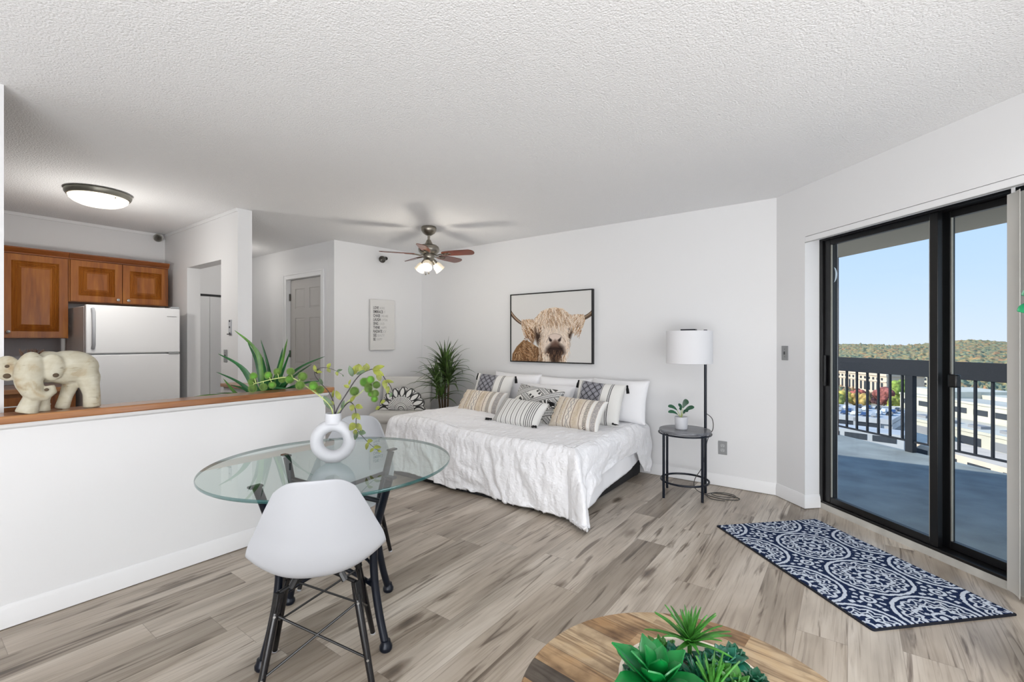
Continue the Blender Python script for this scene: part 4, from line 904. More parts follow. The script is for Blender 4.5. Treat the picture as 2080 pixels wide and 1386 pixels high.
# scalloped round cushion on it
def pat_mandala(r, th, Rm):
    base = np.ones(r.shape+(3,))*WHT; q = r/Rm
    pet = (th*16/(2*PI)) % 1-0.5
    # teardrop petals
    w1 = 0.40*np.sin(np.clip((q-0.52)/0.44, 0, 1)**0.8*PI)**0.7; dd = np.abs(pet)-w1
    ring = ((np.abs(dd) < 0.11) & (q > 0.54) & (q < 0.95)); base = mixp(base, BLK, ring*0.95)
    base = mixp(base, BLK, ((np.abs(pet) > 0.44) & (q > 0.62))*0.8); base = mixp(base, BLK, ((q > 0.96))*0.9)
    base = mixp(base, BLK, ((np.sin(th*48) > 0.35) & (q > 0.27) & (q < 0.52))*0.85)
    for c in (0.07, 0.13, 0.20, 0.25, 0.54): base = mixp(base, BLK, (np.abs(q-c) < 0.012)*0.9)
    return base
cu = thing('scalloped_cushion', 'half-moon scalloped cushion with black petal print on the corner chair', 'cushion', (-4.235, 3.60, 0.452), R(33))
nr, nth = 60, 320; rr_, tt = np.meshgrid(np.linspace(0, 1, nr), np.linspace(0, PI, nth)); Rm = 0.285
edge = 1-0.075*(1-np.abs(np.cos(tt*8+PI/2*0)))**1.0*np.clip((rr_-0.7)/0.3, 0, 1); rad = Rm*rr_*edge
cols = pat_mandala(rr_*Rm, tt+PI/16, Rm).reshape(-1, 3); vs = []
for s_ in (-1, 1):
    y = s_*0.055*np.sqrt(np.clip(1-rr_**3, 0, 1))*np.clip(np.sin(tt)*rr_*6, 0, 1)**0.5; vs.append(np.stack([rad*np.cos(tt), y, rad*np.sin(tt)], -1).reshape(-1, 3))
Pv = np.concatenate(vs); Mt3 = np.array(Matrix.Rotation(R(-20), 3, 'X')); Pv = Pv @ Mt3.T+np.array([0, 0, 0.004]); fs = []
for s_ in (0, 1):
    o0 = s_*nr*nth
    for i in range(nth-1):
        for j in range(nr-1):
            a = o0+i*nr+j; b2 = o0+(i+1)*nr+j; fs.append((a, a+1, b2+1, b2) if s_ == 0 else (a, b2, b2+1, a+1))
me = bpy.data.meshes.new('cushion_cover'); me.from_pydata(Pv.tolist(), [], fs); me.update(); me.shade_smooth(); me.materials.append(M['p_paint'])
co = bpy.data.objects.new('cushion_cover', me); COL.objects.link(co); co.parent = cu; paint(co, np.concatenate([cols, cols]))
# ================================================================ BLADE PLANTS
def blade_path(base, az, el, ln, droop, n=9, wob=0.0, seed=0):
    rg = random.Random(seed); p = Vector(base); d = Vector((math.cos(az)*math.cos(el), math.sin(az)*math.cos(el), math.sin(el))); out = [p.copy()]
    for i in range(n):
        p = p+d*ln/n; out.append(p.copy()); d = (d+Vector((wob*rg.uniform(-1, 1), wob*rg.uniform(-1, 1), -droop/n*(0.4+1.2*i/n)))).normalized()
    return out
aprof = lambda k: (0.62+0.38*math.sin(PI*min(1, k*1.6)))*(1-k**2.2)**0.9+0.01
# agave behind the ledge
ag = thing('agave_plant', 'large spiky green agave behind the wooden ledge', 'plant', (-3.29, 1.60, 0.0))
MB().lathe([(0, 0.0), (0.085, 0.0), (0.092, 0.02), (0.10, 0.36), (0.106, 0.72), (0.11, 0.78), (0.10, 0.78), (0.098, 0.72), (0, 0.72)], 32).build('planter', mat('planter_grey', (120, 118, 114), 0.7), ag)
MB().lathe([(0, 0.74), (0.098, 0.735)], 24).build('soil', M['soil'], ag)
c2, s2 = math.cos(YAW), math.sin(YAW)
def pxleaf(base, tip_px, dpt, mid, w_, m, parent, name='leaf', n=14):
    """leaf through offsets in the view-aligned frame: (right, up, away) metres"""
    pts = [Vector(base)]
    for r_, u_, a_ in (mid, tip_px): pts.append(Vector(base)+RT*r_+UP*u_+FW*a_)
    pts = spline(pts, n//2)
    for q in pts:
        if q.z < 0.95 and q.x+ag.location.x > -3.165: q.x = -3.165-ag.location.x
        if q.z < 0.93 and q.y+ag.location.y > 1.70: q.y = 1.70-ag.location.y
    b = MB(); b.leaf(pts, w_, (-FW*0.7+UP*0.7), 0.35, aprof, 0.002); return b.build(name, m, parent, angle=60)
AB = Vector((0, 0, 0.76))
for i, (tip, mid, w_) in enumerate([((-0.02, 0.52, -0.05), (0.02, 0.25, 0.0), 0.034), ((-0.17, 0.58, -0.1), (-0.03, 0.40, -0.05), 0.036), ((-0.15, 0.50, 0.02), (-0.06, 0.32, 0.0), 0.034),
    ((0.10, 0.46, 0.02), (0.06, 0.24, 0.0), 0.040), ((0.14, 0.52, 0.0), (0.085, 0.28, 0), 0.042), ((0.42, 0.40, -0.05), (0.18, 0.28, 0.0), 0.036), ((0.36, 0.35, -0.12), (0.17, 0.22, -0.05), 0.040), ((0.24, 0.20, -0.2), (0.12, 0.15, -0.1), 0.040),
    ((-0.28, 0.42, -0.1), (-0.13, 0.30, -0.05), 0.036), ((-0.26, 0.30, -0.15), (-0.12, 0.20, -0.08), 0.028), ((-0.34, 0.24, 0.05), (-0.18, 0.10, 0.0), 0.036), ((-0.50, 0.12, -0.02), (-0.30, 0.12, 0), 0.024), ((-0.42, 0.13, 0.1), (-0.22, 0.12, 0.05), 0.022),
    ((-0.12, 0.22, -0.22), (-0.06, 0.16, -0.12), 0.036), ((0.30, 0.14, -0.22), (0.16, 0.13, -0.12), 0.036), ((0.05, 0.24, 0.25), (0.02, 0.18, 0.1), 0.04), ((0.20, 0.44, -0.08), (0.11, 0.24, -0.04), 0.042), ((0.28, 0.30, -0.1), (0.14, 0.2, -0.05), 0.044), ((0.03, 0.40, -0.12), (0.03, 0.22, -0.06), 0.042), ((0.34, 0.22, 0.08), (0.17, 0.18, 0.05), 0.038)]):
    pxleaf(AB, tip, None, mid, w_*0.68, M['agave_light'] if i in (1, 4, 10, 11, 12) else M['agave'], ag)
# corner palm (dracaena)
pm = thing('dracaena_plant', 'tall bushy dracaena in a basket behind the bed, in the corner', 'plant', (-3.97, 4.05, 0))
MB().lathe([(0, 0), (0.13, 0), (0.155, 0.02), (0.17, 0.15), (0.16, 0.27), (0.148, 0.27), (0.150, 0.24), (0, 0.24)], 32).build('basket', M['basket'], pm)
MB().lathe([(0, 0.245), (0.149, 0.243)], 24).build('soil', M['soil'], pm)
rg = random.Random(4); pprof = lambda k: (0.5+0.5*math.sin(PI*min(1, k*1.5)))*(1-k**3)**0.8+0.02
nl = 0
for j, (hx_, hy_, hh_, cnt, sc_) in enumerate([(0.0, 0.0, 0.98, 34, 1.0), (0.09, -0.03, 0.84, 26, 0.9), (-0.09, -0.04, 0.78, 26, 0.95), (0.02, -0.08, 0.66, 18, 0.8), (-0.02, 0.02, 0.88, 22, 0.95)]):
    MB().tube(spline([(hx_*0.3, hy_*0.3, 0.24), (hx_*0.7, hy_*0.6, hh_*0.6), (hx_, hy_, hh_)], 5), 0.011, 8).build('stem', M['trunk'], pm)
    for i in range(cnt):
        az = i*2.39996+j; k = i/cnt; el = R(84-78*k)+rg.uniform(-0.12, 0.12); ln = (0.34+0.06*rg.random())*sc_*(0.9+0.25*k)
        # keep the leaves off the two walls
        base = (hx_, hy_, hh_-0.10*k); pts = blade_path(base, az, el, ln, 1.15, 10, 0.05, i+100*j)
        pts = [Vector((max(-0.60, p.x), min(0.265, p.y), p.z)) for p in pts]
        MB().leaf(pts, 0.019, (0, 0, 1) if el < 1.2 else (math.cos(az), math.sin(az), 0.2), 0.4, pprof, 0.001).build('leaf', M['palm'], pm, angle=60); nl += 1
# ================================================================ DINING TABLE
TX, TY, TZ = -1.86, 1.195, 0.732
dt = thing('dining_table', 'round glass topped dining table on a black curved metal base', 'table', (TX, TY, 0), R(5))
RG = 0.512
g = MB().lathe([(0, TZ-0.012), (RG-0.0005, TZ-0.012), (RG-0.0005, TZ), (0, TZ)], 128).build('glass_top', M['table_glass'], dt, smooth=False)
MB().lathe([(RG, TZ-0.0125), (RG+0.0018, TZ-0.0105), (RG+0.0025, TZ-0.006), (RG+0.0018, TZ-0.0015), (RG, TZ+0.0003)], 128).build('polished_edge', M['glass_edge'], g)
for i in range(4):
    a = PI/2*i; ca, sa = math.cos(a), math.sin(a)
    def q(r, z): return (r*ca, r*sa, z)
    pts = spline([q(0.345, 0.705), q(0.315, 0.62), q(0.275, 0.50), q(0.255, 0.38), q(0.262, 0.26), q(0.290, 0.13), q(0.322, 0.03)], 6)
    l = MB().tube(pts, 0.0165, 14).build('leg', M['navy_metal'], dt)
    MB().lathe([(0, 0), (0.021, 0), (0.026, 0.008), (0.026, 0.020), (0.020, 0.030), (0.018, 0.042), (0, 0.044)], 20, q(0.326, 0.0)).build('foot', M['navy_metal'], l)
    MB().obox(q(0.352, 0.7115), 0.052, 0.028, 0.010, Matrix.Rotation(a, 3, 'Z')).build('glass_pad', M['navy_metal'], l, bevel=0.004)
    MB().tube([q(0.30, 0.605), q(0.04, 0.600)], 0.010, 10).build('upper_brace', M['navy_metal'], dt)
    MB().tube(spline([q(0.262, 0.245), q(0.16, 0.262), q(0.03, 0.275)], 5), 0.010, 10).build('lower_brace', M['navy_metal'], dt)
    rc_ = q(0.205, 0.300)
    MB().tube([(rc_[0]+0.046*math.cos(t)*ca, rc_[1]+0.046*math.cos(t)*sa, rc_[2]+0.046*math.sin(t)) for t in np.linspace(0, 2*PI, 28, endpoint=False)], 0.0065, 8, closed=True).build('ring', M['navy_metal'], dt)
MB().lathe([(0, 0.588), (0.050, 0.588), (0.056, 0.600), (0.050, 0.612), (0, 0.614)], 28).build('hub', M['navy_metal'], dt)
MB().lathe([(0, 0.262), (0.035, 0.262), (0.038, 0.275), (0.030, 0.288), (0, 0.290)], 24).build('lower_hub', M['navy_metal'], dt)
# ================================================================ SHELL CHAIRS
def shell_chair(label, loc, rz):
    t = thing('dining_chair', label, 'chair', loc, rz, 'white shell dining chairs')
    keys = [(0.0, 0.235, 0.405, 0.19, 0.008, 0), (0.06, 0.222, 0.430, 0.202, 0.010, 0), (0.16, 0.16, 0.436, 0.220, 0.022, 0), (0.28, 0.07, 0.428, 0.232, 0.042, 0.0), (0.38, -0.02, 0.422, 0.234, 0.066, 0.006),
            (0.48, -0.10, 0.428, 0.232, 0.085, 0.03), (0.56, -0.158, 0.460, 0.230, 0.075, 0.055), (0.64, -0.190, 0.520, 0.221, 0.048, 0.075), (0.74, -0.212, 0.600, 0.197, 0.020, 0.075), (0.86, -0.236, 0.700, 0.159, 0.006, 0.055), (1.0, -0.262, 0.812, 0.108, -0.004, 0.030)]
    K = np.array(keys); nu, nv = 41, 61; us = np.linspace(-1, 1, nu); vs_ = np.linspace(0, 1, nv)
    Ug, Vg = np.meshgrid(us, vs_); cu_ = np.abs(Ug)**7; Ve = Vg*(1-0.05*cu_)+0.055*cu_*(1-Vg)
    def sm(col): 
        # smooth interpolation
        x = K[:, 0]; y = K[:, col]; d = np.gradient(y, x); i = np.clip(np.searchsorted(x, Ve)-1, 0, len(x)-2); h = x[i+1]-x[i]; s = (Ve-x[i])/h
        return (2*s**3-3*s**2+1)*y[i]+(s**3-2*s**2+s)*h*d[i]+(-2*s**3+3*s**2)*y[i+1]+(s**3-s**2)*h*d[i+1]
    Y0, Z0, Wd, lift, fwd_ = sm(1), sm(2), sm(3), sm(4), sm(5)
    e2 = np.abs(Ug)**2.4; P = np.stack([Ug*Wd, Y0+fwd_*e2, Z0+lift*e2], -1)
    sh = grid_obj('shell', nu, nv, P, None, M['white_plastic'], t)
    md = sh.modifiers.new('thick', 'SOLIDIFY'); md.thickness = 0.007; md.offset = 0
    md = sh.modifiers.new('bev', 'BEVEL'); md.width = 0.002; md.segments = 2; md.limit_method = 'ANGLE'; md.angle_limit = R(60)
    tops = {}; feet = {}
    for sx in (-1, 1):
        for sy in (-1, 1):
            a = Vector((sx*0.125, sy*0.115-0.01, 0.385)); b_ = Vector((sx*0.192, sy*0.205, 0.0)); tops[sx, sy] = a; feet[sx, sy] = b_
            l = MB().tube([a, a.lerp(b_, 0.3), b_.lerp(a, 0.02)], [0.0125, 0.0135, 0.0105], 14).build('leg', M['black_lacquer'], t)
            MB().tube([b_.lerp(a, 0.02), b_], [0.0108, 0.010], 12).build('glide', M['white_plastic'], l)
            MB().tube([a+Vector((0, 0, 0.015)), a.lerp(b_, 0.12)], [0.0155, 0.0155], 4).build('bracket', M['black_metal'], l, bevel=0.001)
            for f_ in (0.14, 0.62):
                p = a.lerp(b_, f_); o_ = Vector((0, sy, 0))*0.0135; MB().tube([p+o_*0.7, p+o_*1.10], 0.0045, 10).build('screw', M['steel'], l)
    b = MB(); T = lambda k, f_: tops[k].lerp(feet[k], f_)
    for k1, k2 in (((-1, -1), (1, -1)), ((1, -1), (1, 1)), ((1, 1), (-1, 1)), ((-1, 1), (-1, -1))):
        b.tube([T(k1, 0.14), T(k2, 0.62)], 0.0042, 8); b.tube([T(k2, 0.14), T(k1, 0.62)], 0.0042, 8)
    b.build('cross_wires', M['black_metal'], t)
    b = MB()
    for s_ in (-1, 1): b.tube([tops[-1, s_]+Vector((0, 0, 0.014)), Vector((0, 0, 0.412)), tops[1, -s_]+Vector((0, 0, 0.014))], 0.007, 8)
    for s_ in (-1, 1):
        for r_ in (-1, 1): b.tube([Vector((s_*0.09, r_*0.10, 0.397)), Vector((s_*0.075, r_*0.09, 0.424))], 0.012, 8)
    b.build('seat_mount', M['black_metal'], t)
    return t
shell_chair('white plastic shell chair in the foreground, its back to the viewer', (-1.615, 0.985, 0), R(54))
shell_chair('white plastic shell chair on the far side of the glass table', (-2.245, 1.535, 0), R(-139))
# ================================================================ VASE
VX, VY = -1.835, 1.177
vz = TZ+0.001
va = thing('ring_vase', 'matte white ring shaped vase with a short neck on the glass table', 'vase', (VX, VY, vz), R(36.2+12))
b = MB(); n1, n2 = 64, 28; vs = []
for i in range(n1):
    a = 2*PI*i/n1
    for j in range(n2):
        t_ = 2*PI*j/n2; rr = 0.0685+0.0265*math.cos(t_); x = rr*math.cos(a); z = 0.094+rr*math.sin(a); y = 0.033*math.sin(t_)
        if z < 0.006: z = 0.0+max(0, z)*0.3
        vs.append((x, y, max(0.0, z)))
b.add(vs, [(i*n2+j, ((i+1) % n1)*n2+j, ((i+1) % n1)*n2+(j+1) % n2, i*n2+(j+1) % n2) for i in range(n1) for j in range(n2)])
b.build('ring_body', M['ceramic'], va, angle=80)
MB().lathe([(0.040, 0.172), (0.034, 0.180), (0.0335, 0.214), (0.0325, 0.216), (0.0295, 0.214), (0.029, 0.18), (0.0, 0.178)], 32).build('neck', M['ceramic'], va)
VN = Vector((VX, VY, vz+0.205))
def vp(px, py, a=0.0):
    """vase-centred frame: crop pixel of the close-up -> metres right / up of the neck, a metres away"""
    x = 380+px/3.85; y = 640+py/3.85; k = (2.058+a)/940.0
    return VN+RT*((x-677)*k)+UP*(-(y-851)*k)+FW*a
M['burr2'] = mat('burr_green_dark', (84, 134, 44), 0.85, vary=0.3, vscale=30)
def burr(name, p, r, parent, seed, m='burr'):
    rg = random.Random(seed); b = MB().ball(p, r*0.80, 16); o = b.build(name, M[m], parent)
    s_ = MB()
    for i in range(190):
        z = 1-2*(i+0.5)/190; a = i*2.39996; q = math.sqrt(1-z*z); d = Vector((q*math.cos(a), q*math.sin(a), z)); tip = Vector(p)+d*r*rg.uniform(1.0, 1.14)
        u = d.orthogonal().normalized()*0.0009; w_ = d.cross(u)
        s_.add([Vector(p)+d*r*0.76+u, Vector(p)+d*r*0.76-u*0.5+w_, Vector(p)+d*r*0.76-u*0.5-w_, tip], [(0, 1, 3), (1, 2, 3), (2, 0, 3)])
    sp_ = s_.build('spikes', M['burr_spike'], o, smooth=False); sp_['kind'] = 'stuff'
    return o
def oval_leaf(p, d, ln, w_, m, parent, nrm=None, name='leaf'):
    d = Vector(d).normalized(); nrm = Vector(nrm) if nrm is not None else (-FW*0.8+UP*0.4)
    pts = [Vector(p)+d*ln*k/6+nrm*0.15*ln*math.sin(PI*k/6)*0.5 for k in range(7)]
    return MB().leaf(pts, w_, nrm, 0.22, lambda k: math.sin(PI*min(1.0, (k*0.96+0.02)**0.8))**0.75, 0.0005).build(name, M[m], parent, angle=60)
def stem(name, pts, r0, r1, m, parent):
    p = spline(pts, 6); n = len(p); return MB().tube(p, [r0+(r1-r0)*i/(n-1) for i in range(n)], 7).build(name, M[m], parent)
def dirpx(dx, dy, a=0): return RT*dx-UP*dy+FW*a
# 1: long arching branch of green burrs to the left
t = thing('burr_branch', 'long arching branch of fuzzy green burrs reaching left from the vase', 'branch', tuple(VN-Vector((0, 0, 0.0))))
off = VN
def lp(px, py, a=0.0): return vp(px, py, a)-off
L1 = [lp(1140, 830), lp(1132, 760), lp(1085, 690, -0.01), lp(1000, 615, -0.02), lp(920, 555, -0.03), lp(860, 518, -0.03), lp(790, 508, -0.03), lp(700, 520, -0.04), lp(620, 540, -0.04), lp(560, 555, -0.04)]
stem('stem', L1, 0.0032, 0.0016, 'stem_light', t)
B1 = [(548, 498, 31), (528, 550, 36), (553, 590, 34), (663, 493, 33), (720, 470, 31), (637, 577, 31), (692, 568, 30), (757, 530, 28), (847, 458, 32), (828, 525, 36), (915, 507, 40), (920, 563, 38), (1010, 575, 40), (1050, 608, 36)]
for i, (x, y, r) in enumerate(B1):
    a = -0.03+0.02*math.sin(i*2.1); burr('burr', lp(x, y, a), r/3.85*2.05/940*0.98, t, i, 'burr' if i % 3 else 'burr2')
    near = min(spline(L1, 6), key=lambda q: (q-lp(x, y, a)).length+abs((q-lp(x+60, y+20, a)).length)*0.4)
    stem('twig', [near, (near+lp(x, y, a))/2+Vector((0, 0, 0.004)), lp(x, y, a)], 0.0018, 0.0012, 'stem_light', t)
# 2: right branch, burr bunch
t = thing('burr_branch', 'short branch with a drooping bunch of green burrs right of the vase', 'branch', tuple(VN))
L2 = [lp(1165, 830, 0.004), lp(1190, 770, 0.01), lp(1270, 690, 0.01), lp(1330, 655, 0.01), lp(1380, 610, 0.01), lp(1420, 590, 0.01)]
stem('stem', L2, 0.0028, 0.0014, 'stem_light', t)
for i, (x, y, r) in enumerate([(1300, 627, 42), (1365, 562, 42), (1412, 605, 36), (1438, 532, 34), (1464, 580, 34), (1420, 650, 30), (1470, 640, 34), (1464, 682, 30), (1395, 585, 36)]):
    burr('burr', lp(x, y, 0.01+0.02*math.sin(i*1.7)), r/3.85*2.05/940*0.98, t, 40+i, 'burr2' if i % 2 else 'burr')
# 3: dark stem rising right with yellow leaves, hanging over
t = thing('leafy_branch', 'tall dark stem with yellow-green leaves bending right over the vase', 'branch', tuple(VN))
L3 = [lp(1150, 830, 0.0), lp(1180, 750, 0.0), lp(1235, 645, 0.02), lp(1295, 545, 0.03), lp(1350, 492, 0.03), lp(1430, 462, 0.03), lp(1490, 490, 0.03), lp(1530, 545, 0.03), lp(1570, 600, 0.03), lp(1585, 680, 0.03), lp(1520, 715, 0.03), lp(1465, 765, 0.03)]
stem('stem', L3, 0.0030, 0.0010, 'stem_dark', t)
for (x, y, dx, dy, ln, w_, m) in [(1280, 515, -0.25, -1, 88, 20, 'leaf_grey'), (1290, 500, 0.3, -1, 80, 26, 'leaf_yellow'), (1310, 500, 0.9, -0.35, 95, 14, 'leaf_grey'), (1340, 480, -0.3, -1, 66, 24, 'leaf_yellow'), (1365, 480, 0.4, -1, 66, 22, 'leaf_yellow'), (1400, 468, -0.2, -1, 58, 20, 'leaf_yellow'),
    (1435, 465, 0.9, -0.3, 95, 22, 'leaf_yellow'), (1440, 470, 1, 0.5, 90, 24, 'leaf_yellow'), (1480, 490, 0.2, 1, 66, 22, 'leaf_yellow'), (1525, 545, 0.2, 1, 70, 20, 'leaf_yellow'), (1530, 550, 1, 0.15, 70, 14, 'leaf_yellow'), (1555, 590, -0.1, 1, 60, 16, 'leaf_yellow'),
    (1585, 640, -0.5, 1, 45, 12, 'leaf_grey'), (1530, 700, -0.8, 0.6, 42, 14, 'leaf_yellow'), (1490, 750, -0.8, 0.5, 42, 14, 'leaf_yellow'), (1255, 600, -1, -0.4, 46, 14, 'leaf_yellow'), (1250, 580, 0.4, -1, 46, 9, 'leaf_yellow'), (1200, 690, -0.5, -1, 80, 20, 'leaf_yellow'), (1135, 760, -0.6, -1, 120, 26, 'leaf_grey'), (1150, 725, -1, -0.5, 60, 16, 'leaf_yellow')]:
    k = 2.05/940/3.85; oval_leaf(lp(x, y, 0.02 if x > 1200 else 0.0), dirpx(dx, dy, 0.15*math.sin(x)), ln*k, w_*k, m, t)
# 4: hanging leafy branch in front
t = thing('leafy_branch', 'leafy sprig trailing down right of the vase towards the glass', 'branch', tuple(VN))
L4 = [lp(1180, 830, 0), lp(1215, 760, 0), lp(1275, 705, -0.01), lp(1320, 735, -0.02), lp(1334, 800, -0.02), lp(1334, 870, -0.02), lp(1350, 925, -0.02), lp(1400, 985, -0.02), lp(1450, 1035, -0.02), lp(1520, 1088, -0.02)]
stem('stem', L4, 0.0026, 0.0010, 'stem_dark', t)
for (x, y, dx, dy, ln, w_, m) in [(1225, 755, 0.3, -1, 70, 14, 'leaf_grey'), (1290, 700, 0.7, -0.8, 66, 16, 'leaf_yellow'), (1310, 722, -0.2, 1, 50, 22, 'leaf_yellow'), (1330, 730, 1, 0.3, 60, 20, 'leaf_yellow'), (1332, 790, 0.6, 0.8, 60, 18, 'leaf_yellow'), (1330, 785, -0.4, 1, 58, 18, 'leaf_yellow'),
    (1332, 870, -0.6, 0.6, 66, 30, 'leaf_yellow'), (1336, 870, 0.6, 0.7, 66, 22, 'leaf_yellow'), (1335, 915, -0.3, 1, 45, 16, 'leaf_yellow'), (1355, 935, 1, 0.1, 56, 22, 'leaf_grey'), (1345, 930, -0.3, 1, 66, 18, 'leaf_grey'), (1420, 1005, 0.9, -0.1, 46, 16, 'leaf_yellow'), (1425, 1015, -0.2, 1, 56, 14, 'leaf_yellow'), (1470, 1052, 1, -0.05, 60, 14, 'leaf_yellow'), (1470, 1060, -0.7, 0.7, 40, 12, 'leaf_yellow'), (1500, 1075, 0.8, 0.3, 34, 10, 'leaf_yellow')]:
    k = 2.05/940/3.85; oval_leaf(lp(x, y, -0.02), dirpx(dx, dy, -0.1), ln*k, w_*k, m, t)
# 5: thin sprig to the upper left
t = thing('leafy_branch', 'thin sprig with small leaves rising left above the burr branch', 'branch', tuple(VN))
L5 = [lp(1155, 830, 0.0), lp(1130, 740, 0.03), lp(1080, 650, 0.05), lp(1010, 580, 0.06), lp(965, 520, 0.06), lp(965, 480, 0.06), lp(1010, 460, 0.06), lp(1070, 462, 0.06), lp(1130, 485, 0.06), lp(1180, 515, 0.06)]
stem('stem', L5, 0.0022, 0.0008, 'stem_dark', t)
for (x, y, dx, dy, ln, w_, m) in [(970, 490, -0.3, -1, 56, 14, 'leaf_yellow'), (975, 490, 1, 0.1, 44, 12, 'leaf_yellow'), (1060, 462, 0.6, -1, 44, 16, 'leaf_yellow'), (1060, 462, 0.6, 1, 40, 14, 'leaf_yellow'), (1130, 488, 0.9, -0.3, 46, 11, 'leaf_grey'), (1130, 488, 0.2, 1, 34, 12, 'leaf_yellow'), (1020, 590, -0.5, -1, 56, 14, 'leaf_grey'), (1100, 690, 0.1, -1, 60, 10, 'leaf_yellow'), (1175, 515, 0.4, 0.5, 16, 5, 'leaf_grey')]:
    k = 2.1/940/3.85; oval_leaf(lp(x, y, 0.06), dirpx(dx, dy, 0.1), ln*k, w_*k, m, t)
# ================================================================ ELEPHANT
el = thing('elephant_figurine', 'carved pale wooden elephant standing on the left end of the ledge', 'figurine', (-3.05, 0.48, 0.9385), 0)
b = MB()
def eb(a, z, t_, ra, rz, rt, tilt=0): b.ball((t_, a, z), 1.0, 24, (rt, ra, rz), Matrix.Rotation(R(tilt), 3, 'X'))
def et(pts, rs): b.tube([(t_, a, z) for a, z, t_ in pts], rs, 16)
eb(0.062, 0.200, -0.005, 0.112, 0.082, 0.056); eb(0.115, 0.185, -0.005, 0.055, 0.080, 0.054); eb(-0.01, 0.205, 0.0, 0.07, 0.075, 0.052)
eb(-0.078, 0.182, 0.040, 0.052, 0.098, 0.042, -6); eb(-0.075, 0.125, 0.048, 0.042, 0.060, 0.036)
et([(-0.078, 0.11, 0.055), (-0.060, 0.085, 0.060), (-0.030, 0.078, 0.060), (-0.010, 0.095, 0.058), (-0.014, 0.122, 0.056)], [0.036, 0.032, 0.027, 0.022, 0.017])
eb(-0.142, 0.205, 0.012, 0.044, 0.058, 0.016, 6); eb(-0.005, 0.205, 0.045, 0.045, 0.064, 0.022)
et([(-0.045, 0.11, 0.035), (-0.075, 0.05, 0.038), (-0.088, 0.0, 0.038)], [0.034, 0.033, 0.040])
et([(-0.02, 0.11, 0.0), (-0.03, 0.05, 0.0), (-0.034, 0.0, 0.0)], [0.030, 0.026, 0.032])
et([(0.075, 0.13, -0.02), (0.055, 0.06, -0.028), (0.040, 0.0, -0.03)], [0.034, 0.026, 0.028])
et([(0.125, 0.15, 0.01), (0.140, 0.07, 0.015), (0.142, 0.0, 0.015)], [0.045, 0.034, 0.034])
et([(0.160, 0.19, 0), (0.172, 0.15, 0), (0.168, 0.10, 0.0)], [0.008, 0.007, 0.006])
ew = bpy.data.materials.new('carved_wood'); ew.use_nodes = True; t_ = ew.node_tree; bs = t_.nodes['Principled BSDF']
c_ = N(t_, 'ShaderNodeTexCoord'); n1_ = N(t_, 'ShaderNodeTexNoise', i_Scale=14.0, i_Detail=6.0, i_Distortion=0.6); t_.links.new(c_.outputs['Object'], n1_.inputs['Vector'])
mp_ = N(t_, 'ShaderNodeMapping'); mp_.inputs['Scale'].default_value = (22, 6, 34); t_.links.new(c_.outputs['Object'], mp_.inputs[0]); n2_ = N(t_, 'ShaderNodeTexNoise', i_Scale=1.4, i_Detail=5.0); t_.links.new(mp_.outputs[0], n2_.inputs['Vector'])
col_ = ramp(t_, n1_.outputs['Fac'], [(0.28, (166, 142, 108)), (0.44, (190, 183, 162)), (0.70, (206, 202, 186))]); crk = ramp(t_, n2_.outputs['Fac'], [(0.26, (150, 136, 116)), (0.36, (244, 242, 238)), (0.6, (255, 255, 255))])
t_.links.new(mixc(t_, 0.75, col_, crk, 'MULTIPLY'), bs.inputs['Base Color']); bs.inputs['Roughness'].default_value = 0.75
bp_ = N(t_, 'ShaderNodeBump', i_Strength=0.5, i_Distance=0.003); t_.links.new(n2_.outputs['Fac'], bp_.inputs['Height']); t_.links.new(bp_.outputs[0], bs.inputs['Normal'])
eo = b.build('body', ew, el); md = eo.modifiers.new('remesh', 'REMESH'); md.mode = 'VOXEL'; md.voxel_size = 0.0042; md.use_smooth_shade = True
md = eo.modifiers.new('smooth', 'SMOOTH'); md.iterations = 6; md.factor = 0.6
M['knot'] = mat('dark_knot', (88, 74, 58), 0.9)
for (a, z, tt_, r) in ((-0.146, 0.172, 0.0245, 0.013), (0.004, 0.168, 0.066, 0.011), (-0.146, 0.215, 0.026, 0.008), (-0.030, 0.105, 0.088, 0.008)):
    MB().ball((tt_, a, z), 1.0, 14, (0.006, r, r*0.9)).build('eye' if r == 0.011 else 'knot_hole', M['knot'], el)
b = MB(); rg = random.Random(2)
for i in range(26):
    a = -0.105+0.06*rg.random(); p = Vector((0.02+0.02*rg.random(), a, 0.262)); d = Vector((rg.uniform(-0.3, 0.3), rg.uniform(-0.7, 0.9), 0.8)).normalized(); b.tube([p, p+d*0.022, p+d*0.034+Vector((0, 0.004, -0.002))], [0.0016, 0.0012, 0.0006], 5)
tf = b.build('hair_tuft', mat('tuft_brown', (92, 66, 52), 0.9), el); tf['kind'] = 'stuff'
# ================================================================ LAMP TABLE
lt = thing('lamp_table', 'round side table with a built-in floor lamp and white drum shade', 'lamp table', (-1.10, 3.905, 0))
RT_ = 0.198
top = MB().lathe([(0, 0.520), (RT_, 0.520), (RT_+0.002, 0.524), (RT_+0.002, 0.540), (RT_, 0.543), (0, 0.543)], 64)
wt = wood('ash_grey_wood', (74, 74, 78), (104, 105, 110), (138, 140, 146), 'X', 2.0, 0.4, 0.2); top.build('table_top', wt, lt)
MB().tube([(0.203*math.cos(a), 0.203*math.sin(a), 0.512) for a in np.linspace(0, 2*PI, 64, endpoint=False)], 0.007, 8, closed=True, flat=1.0).build('rim_ring', M['navy_metal'], lt)
MB().tube([(0.185*math.cos(a), 0.185*math.sin(a), 0.125) for a in np.linspace(0, 2*PI, 64, endpoint=False)], 0.0085, 8, closed=True).build('lower_ring', M['navy_metal'], lt)
